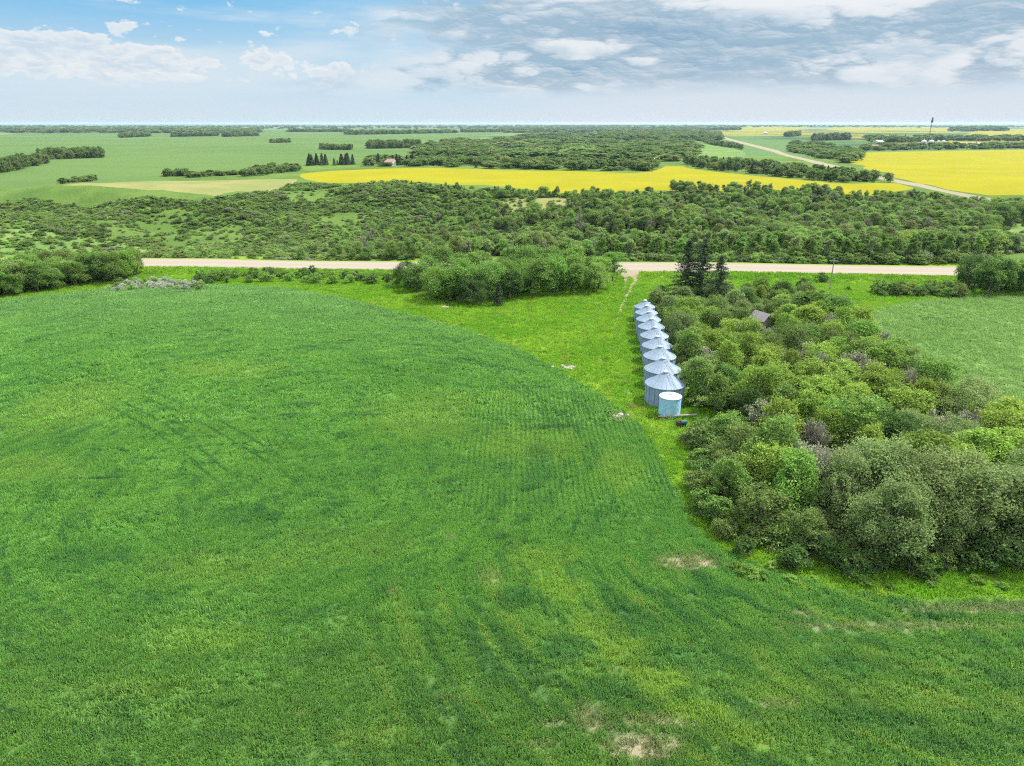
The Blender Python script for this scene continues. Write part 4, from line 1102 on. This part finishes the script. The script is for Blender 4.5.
B = [
    (strip(38, 160, 103, 158, 2), 10, 'dark compact tree belt standing alone in the pale field, left', 0),
    ([(-60, 182), (0, 174), (48, 164), (44, 162), (0, 169), (-60, 175)], 9, 'greyish tree belt running into the left edge', 0),
    (strip(62, 184, 95, 181, 2), 3.2, 'small dark hedge at the near edge of the pale field', 0),
    (strip(160, 177.5, 186, 176, 2.2), 4.5, 'short dark hedge below the pale field', .0),
    (strip(186, 178, 240, 175, 2.2), 3, 'low greyish hedge left of the canola', 0),
    ([(240, 178), (300, 171), (300, 168.5), (270, 169), (240, 174)], 4.5, 'mixed grove where the pale field meets the canola', .1),
    (strip(120, 138, 150, 136.5, 1), 12, 'small dark far wood at the top of the pale field, left', 0),
    (strip(172, 137, 218, 136, .8), 11, 'thin far tree belt at the top of the pale field', 0),
    (strip(224, 137, 258, 136, 1), 12, 'short far tree belt right of the thin one', 0),
    (strip(271, 143, 290, 142.6, .7), 8, 'tiny dark island of trees in the pale field', 0),
    (strip(320, 150, 352, 150, 1.2), 8, 'low oval island of trees in the pale field', 0),
    (strip(368, 149, 420, 148, 1.5), 12, 'dark tree belt reaching from the central wood into the pale field', 0),
    (strip(287, 132, 350, 132, .6), 14, 'long far tree belt near the horizon, left of centre', 0),
    (strip(347, 135, 457, 133, .8), 15, 'long dark far tree belt above the pale field', 0),
    (strip(462, 132.5, 505, 132, .6), 14, 'short far tree belt near the horizon at centre', 0),
    (strip(306, 166, 326, 165.5, 1), 9.5, 'compact row of dark conifers behind the canola, left one', 1),
    (strip(333, 165.5, 354, 165, 1), 9.5, 'compact row of dark conifers behind the canola, right one', 1),
    (strip(368, 164, 379, 164, .8), 9, 'two slim dark conifers left of the far farmhouse', 1),
    (strip(393, 165.5, 414, 165, .8), 9.5, 'slim dark conifers right of the far farmhouse', 1),
    ([(412, 157), (500, 158), (500, 144), (450, 141), (420, 147)], 8, 'dark wood behind the long canola field, left of centre', 0),
    ([(500, 160), (611, 162), (611, 136), (540, 134), (500, 140)], 9, 'broad mixed wood behind the long canola field at centre', 0),
    ([(365, 166), (480, 168), (560, 170), (655, 171), (655, 164), (560, 163), (480, 161.5), (365, 161)], 6, 'low bush strip bordering the top of the canola field', .05),
    ([(611, 160), (690, 162), (696, 150), (690, 143), (640, 142), (611, 148)], 9, 'dark wood above the notch of the canola field', 0),
    ([(684, 165), (700, 168.5), (760, 174.5), (830, 182), (896, 182.8), (880, 180), (850, 176.5), (800, 171), (750, 166), (690, 162.5)], 6.5, 'long dark tree belt between canola and gravel road', .35),
    ([(790, 151), (815, 157.5), (850, 165), (855, 160), (862, 153), (820, 144.5), (790, 144)], 7, 'dark wood right of the gravel road', .3),
    (strip(785, 137, 800, 136, 1), 14, 'dark round grove beside the gravel road bend', 0),
    (strip(690, 136, 712, 145, 1.3), 9, 'slanting hedge left of the gravel road, upper part', 0),
    (strip(712, 145, 742, 150, 1.3), 8, 'slanting hedge left of the gravel road, lower part', 0),
    ([(862, 151), (1060, 148.5), (1060, 145.5), (862, 147.5)], 8, 'dark shelterbelt along the top of the right canola field', .25),
    ([(868, 143), (900, 143), (960, 141), (1060, 142), (1060, 139), (868, 139)], 12, 'dark trees behind the white farm bins', .4),
    ([(945, 131.8), (1005, 131), (1000, 129), (960, 129)], 18, 'far dark wood near the horizon, right', 0),
    (strip(812, 141, 850, 140, 2), 14, 'tall dark trees left of the farmyard', .5),
    (strip(930, 202, 1030, 212, 4), 4, 'low bushes below the gravel road at the right edge', 0),
    (strip(682, 131, 740, 130, .8), 16, 'far tree belt where the gravel road meets the horizon', 0),
]
for P, h, lb, pn in B: belt(P, h, lb, pine=pn)
# horizon woods: broad bands of bush, one object per band
for i, (x0, x1, y0, y1, lb) in enumerate([(-80, 260, 133.5, 129.5, 'bluish far woods above the pale field on the left'), (-80, 520, 129, 126, 'bluish woods along the horizon on the left'),
                                          (500, 700, 133, 128, 'far woods near the horizon at centre'), (520, 1100, 127.5, 125.6, 'bluish woods along the horizon on the right'),
                                          (600, 720, 141, 135, 'far broken woods above the central wood')]):
    belt([(x0, y0), (x1, y0), (x1, y1), (x0, y1)], 13, lb, 'far woods', dens=.5, cap=900, name='far_woods', seed=50 + i)

# ------------------------------------------------------------------ far farm buildings
PINKROOF = plain_mat('faded_red_roof', (.42, .25, .20)); PALEWALL = plain_mat('pale_wall', (.62, .62, .58)); TIN = plain_mat('white_tin', (.72, .76, .78), .5)
def farm(name, px, py, wd, dp, wh, rh, wm, rm, rz, label, cat): return hut(name, px, py, wd, dp, wh, rh, wm, rm, rz, label, cat)
farm('farmhouse', 874, 149.5, 16, 10, 4, 3.5, PALEWALL, PINKROOF, 1.4, 'farmhouse with faded red roof behind the right canola field', 'house')
farm('machine_shed', 878, 144, 26, 12, 5, 2.5, TIN, TIN, 1.5, 'long pale roofed shed behind the red roofed farmhouse', 'shed')
farm('farm_shed', 887, 149, 8, 7, 5, 2, PALEWALL, TIN, .3, 'pale narrow shed right of the red roofed farmhouse', 'shed')
for i, (px, lb) in enumerate([(962, 'leftmost white shed of the far row by the shelterbelt'), (968, 'second white shed from the left in the far row'), (974, 'third white shed from the left in the far row'), (980, 'rightmost white shed of the far row by the shelterbelt')]):
    tag(farm('white_shed', px, 146, 9, 9, 3.5, 2.2, TIN, TIN, .4 + .3 * i, lb, 'shed'), group='white sheds at the far farm')
farm('farm_cottage', 651, 164, 9, 6, 3, 2, WHITE, TIN, 1.2, 'small white building in the wood above the canola notch', 'building')
farm('farm_cottage', 391, 165.5, 11, 7, 3, 2.4, PALEWALL, PINKROOF, 1.3, 'dull red roofed farmhouse between conifers behind the canola', 'house')
farm('farm_cottage', 765, 134.5, 20, 12, 6, 3, TIN, TIN, 1.3, 'tiny pale farm building beyond the gravel road', 'building')
def far_bin(px, py, d, h, label):
    a = G(px, py); root = empty('farm_bin', (a[0], a[1], hz(*a)))
    w = MB(); w.lathe([(d / 2, -.2), (d / 2, h)], 24, cap=False); w.build('wall', TIN, root)
    w = MB(); w.lathe([(d / 2 + .3, h - .1), (d / 2 + .3, h), (.5, h + d * .28), (.5, h + d * .28 + .5)], 24); w.build('roof', WHITE, root)
    tag(root, label, 'grain bin', 'white bins at the far farm')
for px, d, lb in [(923, 10, 'left of the two large white bins at the far farm'), (930.5, 10, 'right of the two large white bins at the far farm'), (937.5, 6, 'smaller far white bin beside the two large ones, left one'), (942.5, 7, 'smaller far white bin beside the two large ones, right one')]:
    far_bin(px, 146.5, d, 9, lb)
a = G(928, 143.5); rr = ray(930, 117.5); t = a[1] / rr.y; H_ = CAM_H + rr.z * t - hz(*a)
tw = empty('lattice_mast', (a[0], a[1], hz(*a)))
w = MB()
for k in range(3):
    t_ = 2 * PI * k / 3; w.tube([(1.6 * math.cos(t_), 1.6 * math.sin(t_), 0), (.5 * math.cos(t_), .5 * math.sin(t_), H_ * .86)], .16, 5)
for i in range(16):
    z0, z1 = H_ * .86 * i / 16, H_ * .86 * (i + 1) / 16; r0, r1 = 1.6 - 1.1 * i / 16, 1.6 - 1.1 * (i + 1) / 16
    for k in range(3):
        t0, t1 = 2 * PI * k / 3, 2 * PI * (k + 1) / 3; w.tube([(r0 * math.cos(t0), r0 * math.sin(t0), z0), (r1 * math.cos(t1), r1 * math.sin(t1), z1)], .09, 4)
w.build('mast', DARKST, tw)
w = MB(); w.tube([(0, 0, H_ * .80), (0, 0, H_)], [2.3, 1.3], 10); w.build('antenna', DARKST, tw)
tag(tw, 'tall dark mast rising above the horizon at the far farm', 'mast')

# ------------------------------------------------------------------ haze
w = MB(); zt = CAM_H + 14; w.add([(x, y, z) for x in (-41000, 41000) for y in (-300, 41500) for z in (-40, zt)], [(0, 1, 3, 2), (4, 6, 7, 5), (0, 4, 5, 1), (2, 3, 7, 6), (0, 2, 6, 4), (1, 5, 7, 3)])
hm, nt = newmat('haze_air'); pv = nt.nodes.new('ShaderNodeVolumePrincipled'); pv.inputs['Density'].default_value = 3.8e-5; pv.inputs['Color'].default_value = (.62, .82, 1, 1); pv.inputs['Anisotropy'].default_value = .2
oo = nt.nodes.new('ShaderNodeOutputMaterial'); nt.links.new(pv.outputs[0], oo.inputs['Volume'])
hb = w.build('haze', hm); tag(hb, 'thin pale blue haze over the distant plain', 'haze', None, 'stuff')

# ------------------------------------------------------------------ sun and sky
SUN_EL, SUN_AZ = R(55), R(70)     # azimuth clockwise from the view direction (+Y)
sd = bpy.data.lights.new('sun', 'SUN'); sd.energy = 3.3; sd.angle = R(3.0); sd.color = (1, .955, .88)
so = bpy.data.objects.new('sun', sd); C.objects.link(so)
dv = Vector((math.sin(SUN_AZ) * math.cos(SUN_EL), math.cos(SUN_AZ) * math.cos(SUN_EL), math.sin(SUN_EL)))
so.rotation_euler = dv.to_track_quat('Z', 'Y').to_euler(); so.location = (0, 0, 200)

W = bpy.data.worlds.new('World'); scene.world = W; W.use_nodes = True; nt = W.node_tree; nt.nodes.clear()
sky = nt.nodes.new('ShaderNodeTexSky'); sky.sky_type = 'NISHITA'; sky.sun_disc = False; sky.sun_elevation = SUN_EL; sky.sun_rotation = SUN_AZ; sky.air_density = 1; sky.dust_density = .6; sky.ozone_density = 2
dirv = nt.nodes.new('ShaderNodeTexCoord').outputs['Generated']; x, y, z = sep(nt, dirv)
az = x.f('ARCTAN2', y) * (180 / PI); el = z.f('ARCSINE') * (180 / PI)
S = 10.0   # background strength .1
def rgb(r, g_, b, k=1.0):
    f = lambda v: ((v / 255 + .055) / 1.055) ** 2.4 if v > 10 else v / 255 / 12.92
    return (f(r) * S * k, f(g_) * S * k, f(b) * S * k)
KX = 1 / 2.5    # exposure of the view transform
def fb(a0, e0, sa, se):
    a_ = (az - a0) / sa; e_ = (el - e0) / se
    return (a_ * a_ + e_ * e_)
def bl(a0, e0, sa, se): return (fb(a0, e0, sa, se) * -1.0).f('EXPONENT')
# clear air: blue overhead thinning to milky white on the horizon
blue = mix(nt, el.ss(8.8, 2.6), rgb(122, 192, 236, KX), rgb(196, 222, 238, KX))
blue = mix(nt, az.ss(-24, -6) * .35, blue, rgb(190, 222, 242, KX))
blue = mix(nt, el.ss(9, 25), blue, sky.outputs[0])
blue = mix(nt, el.ss(3.0, .2) * .8, blue, rgb(214, 227, 236, KX))
def nz(fx, fy, ox=0.0, oy=0.0, det=8, ro=.56, di=.0):
    return noise(nt, comb(nt, az * fx + ox, el * fy + oy, 3.7), 1.0, det, ro, di)
def billow(fx, fy, ox, oy):
    t = None; a_ = .5; k = 1.0
    for q in range(5):
        n_ = noise(nt, comb(nt, az * (fx * k) + ox * (q + 1), el * (fy * k) + oy * (q + 1) , 1.7 * q), 1.0, 0, .5)
        v = (n_ * 2.0 - 1.0).f('ABSOLUTE') * (a_ * 2.0); t = v if t is None else t + v; a_ *= .55; k *= 2.1
    return t
# layer 1: broken grey deck filling the right half and the sky overhead
b0 = billow(.16, .50, 3.0, 5.0); b1 = billow(.16, .50, 3.012, 5.045)
h0 = nz(.085, .26, 7, 2, 7, .50, .0) ; h1 = h0
wob = nz(.16, .5, 9, 4, 5, .6)
place = bl(9, 5.8, 9, 2.0) * .07 + bl(10, 6.4, 5.5, 1.3) * .16 + bl(19.5, 5.5, 6, .9) * .18 + bl(5, 3.4, 8, .7) * .12 + bl(31, 6.0, 5, .5) * .10 + bl(-3, 6.5, 7, 1.5) * .04 - bl(25, 8.1, 11, .7) * .2 - bl(28, 4.4, 6, .8) * .10 - bl(6, 5.2, 1.8, .6) * .10
t0 = h0 + place - (b0 - .42) * .34
deck = (az + (wob - .5) * 26 + (el - 5) * -1.0).ss(-13, -3).f('MAXIMUM', el.ss(11, 17)) * (el + (wob - .5) * 1.6).ss(1.7, 2.9)
dens = t0.ss(.43, .57)
m0 = nz(.22, .60, 6, 1, 8, .52).ss(.40, .64)
g0 = nz(.22, .60, 6, 1, 9, .54); g1 = nz(.22, .60, 6.04, 1.18, 9, .54)
c1 = mix(nt, dens, mix(nt, m0, rgb(230, 235, 240, KX), rgb(186, 206, 223, KX)), rgb(158, 186, 207, KX))
c1 = mix(nt, t0.ss(.66, .84), c1, rgb(138, 172, 200, KX))
edge = ((b0 - b1) * 3.5 + .05).clamp()
c1 = mix(nt, edge * .62, c1, rgb(246, 246, 246, KX))
c1 = mix(nt, ((g0 - g1) * 5.0).clamp() * .3, c1, rgb(250, 248, 244, KX))
c1 = mix(nt, (bl(26, 8.3, 12, .9) * .9).clamp(), c1, rgb(251, 252, 252, KX * 1.02))
c1 = mix(nt, az.ss(4, -14) * .35, c1, rgb(190, 218, 236, KX))
# layer 2: small cumulus towers low on the left
p0 = nz(.42, .72, 5, 2, 9, .60); p1 = nz(.42, .72, 5.05, 2.20, 9, .60)
q = bl(-33, 4.3, 5.5, 1.3) * .27 + bl(-26, 4.0, 4.5, 1.1) * .25 + bl(-21.5, 3.9, 2.0, .35) * .16 + bl(-17.6, 4.2, 1.5, .7) * .27 + bl(-13.2, 3.6, 2.2, .6) * .26 + bl(-17.5, 8.3, .6, .2) * .3 + bl(-36, 7.7, 2.5, .12) * .12 + bl(-27, 3.0, 10, .7) * .13
pb0 = billow(.40, .9, 2.0, 7.0); pb1 = billow(.40, .9, 2.02, 7.06)
e0 = p0 * .8 + .10 + q + (pb0 - .42) * .30
cu = (e0.ss(.60, .68)) * el.ss(1.9, 3.2)
c2 = mix(nt, e0.ss(.68, .86), rgb(228, 236, 242, KX), rgb(204, 220, 234, KX))
c2 = mix(nt, ((pb0 - pb1) * 2.2 + (p0 - p1) * 2.0 + .15).clamp(), c2, rgb(252, 248, 242, KX))
# soft veil between them
ve = nz(.06, .5, 11, 7, 6, .6)
col = mix(nt, (ve + bl(-24, 3.2, 16, 1.2) * .3 + bl(-8, 5, 9, 1.6) * .12).ss(.48, .75) * .6 * el.ss(.8, 2.5), blue, rgb(222, 233, 241, KX))
col = mix(nt, cu * .85, col, c2)
col = mix(nt, deck * .93, col, c1)
col = mix(nt, x.ss(-.15, .25) * el.ss(4.2, 1.0) * .75, col, rgb(222, 228, 236, KX))
col = mix(nt, z.ss(0.0, -.02), col, (.6, .8, .6))
hi = el.ss(11, 24); col = mix(nt, hi, col, (.62 * S, .67 * S, .74 * S))  # even bright sky above the visible strip, added to raise the ambient light
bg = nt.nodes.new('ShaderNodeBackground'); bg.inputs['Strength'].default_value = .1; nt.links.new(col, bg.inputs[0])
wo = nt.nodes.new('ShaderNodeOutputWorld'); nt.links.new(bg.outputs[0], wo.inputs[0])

# ------------------------------------------------------------------ camera and view
cd = bpy.data.cameras.new('camera'); cd.sensor_width = 36; cd.lens = 36 * FPX / 1024; cd.clip_start = .5; cd.clip_end = 90000
co_ = bpy.data.objects.new('camera', cd); C.objects.link(co_); co_.location = (0, 0, CAM_H); co_.rotation_euler = (PI / 2 - PITCH, 0, 0); scene.camera = co_
vs = scene.view_settings; vs.view_transform = 'Standard'; vs.look = 'None'; vs.gamma = 1; vs.exposure = math.log2(1 / KX)
scene.cycles.max_bounces = 6; scene.cycles.diffuse_bounces = 3; scene.cycles.transmission_bounces = 3; scene.cycles.volume_bounces = 0
scene.cycles.use_denoising = False; scene.cycles.use_adaptive_sampling = True; scene.cycles.adaptive_threshold = .025; scene.cycles.filter_width = 1.15
print('WOOD', nw, 'plants', len(PLANTS), 'aspens', len(asp))
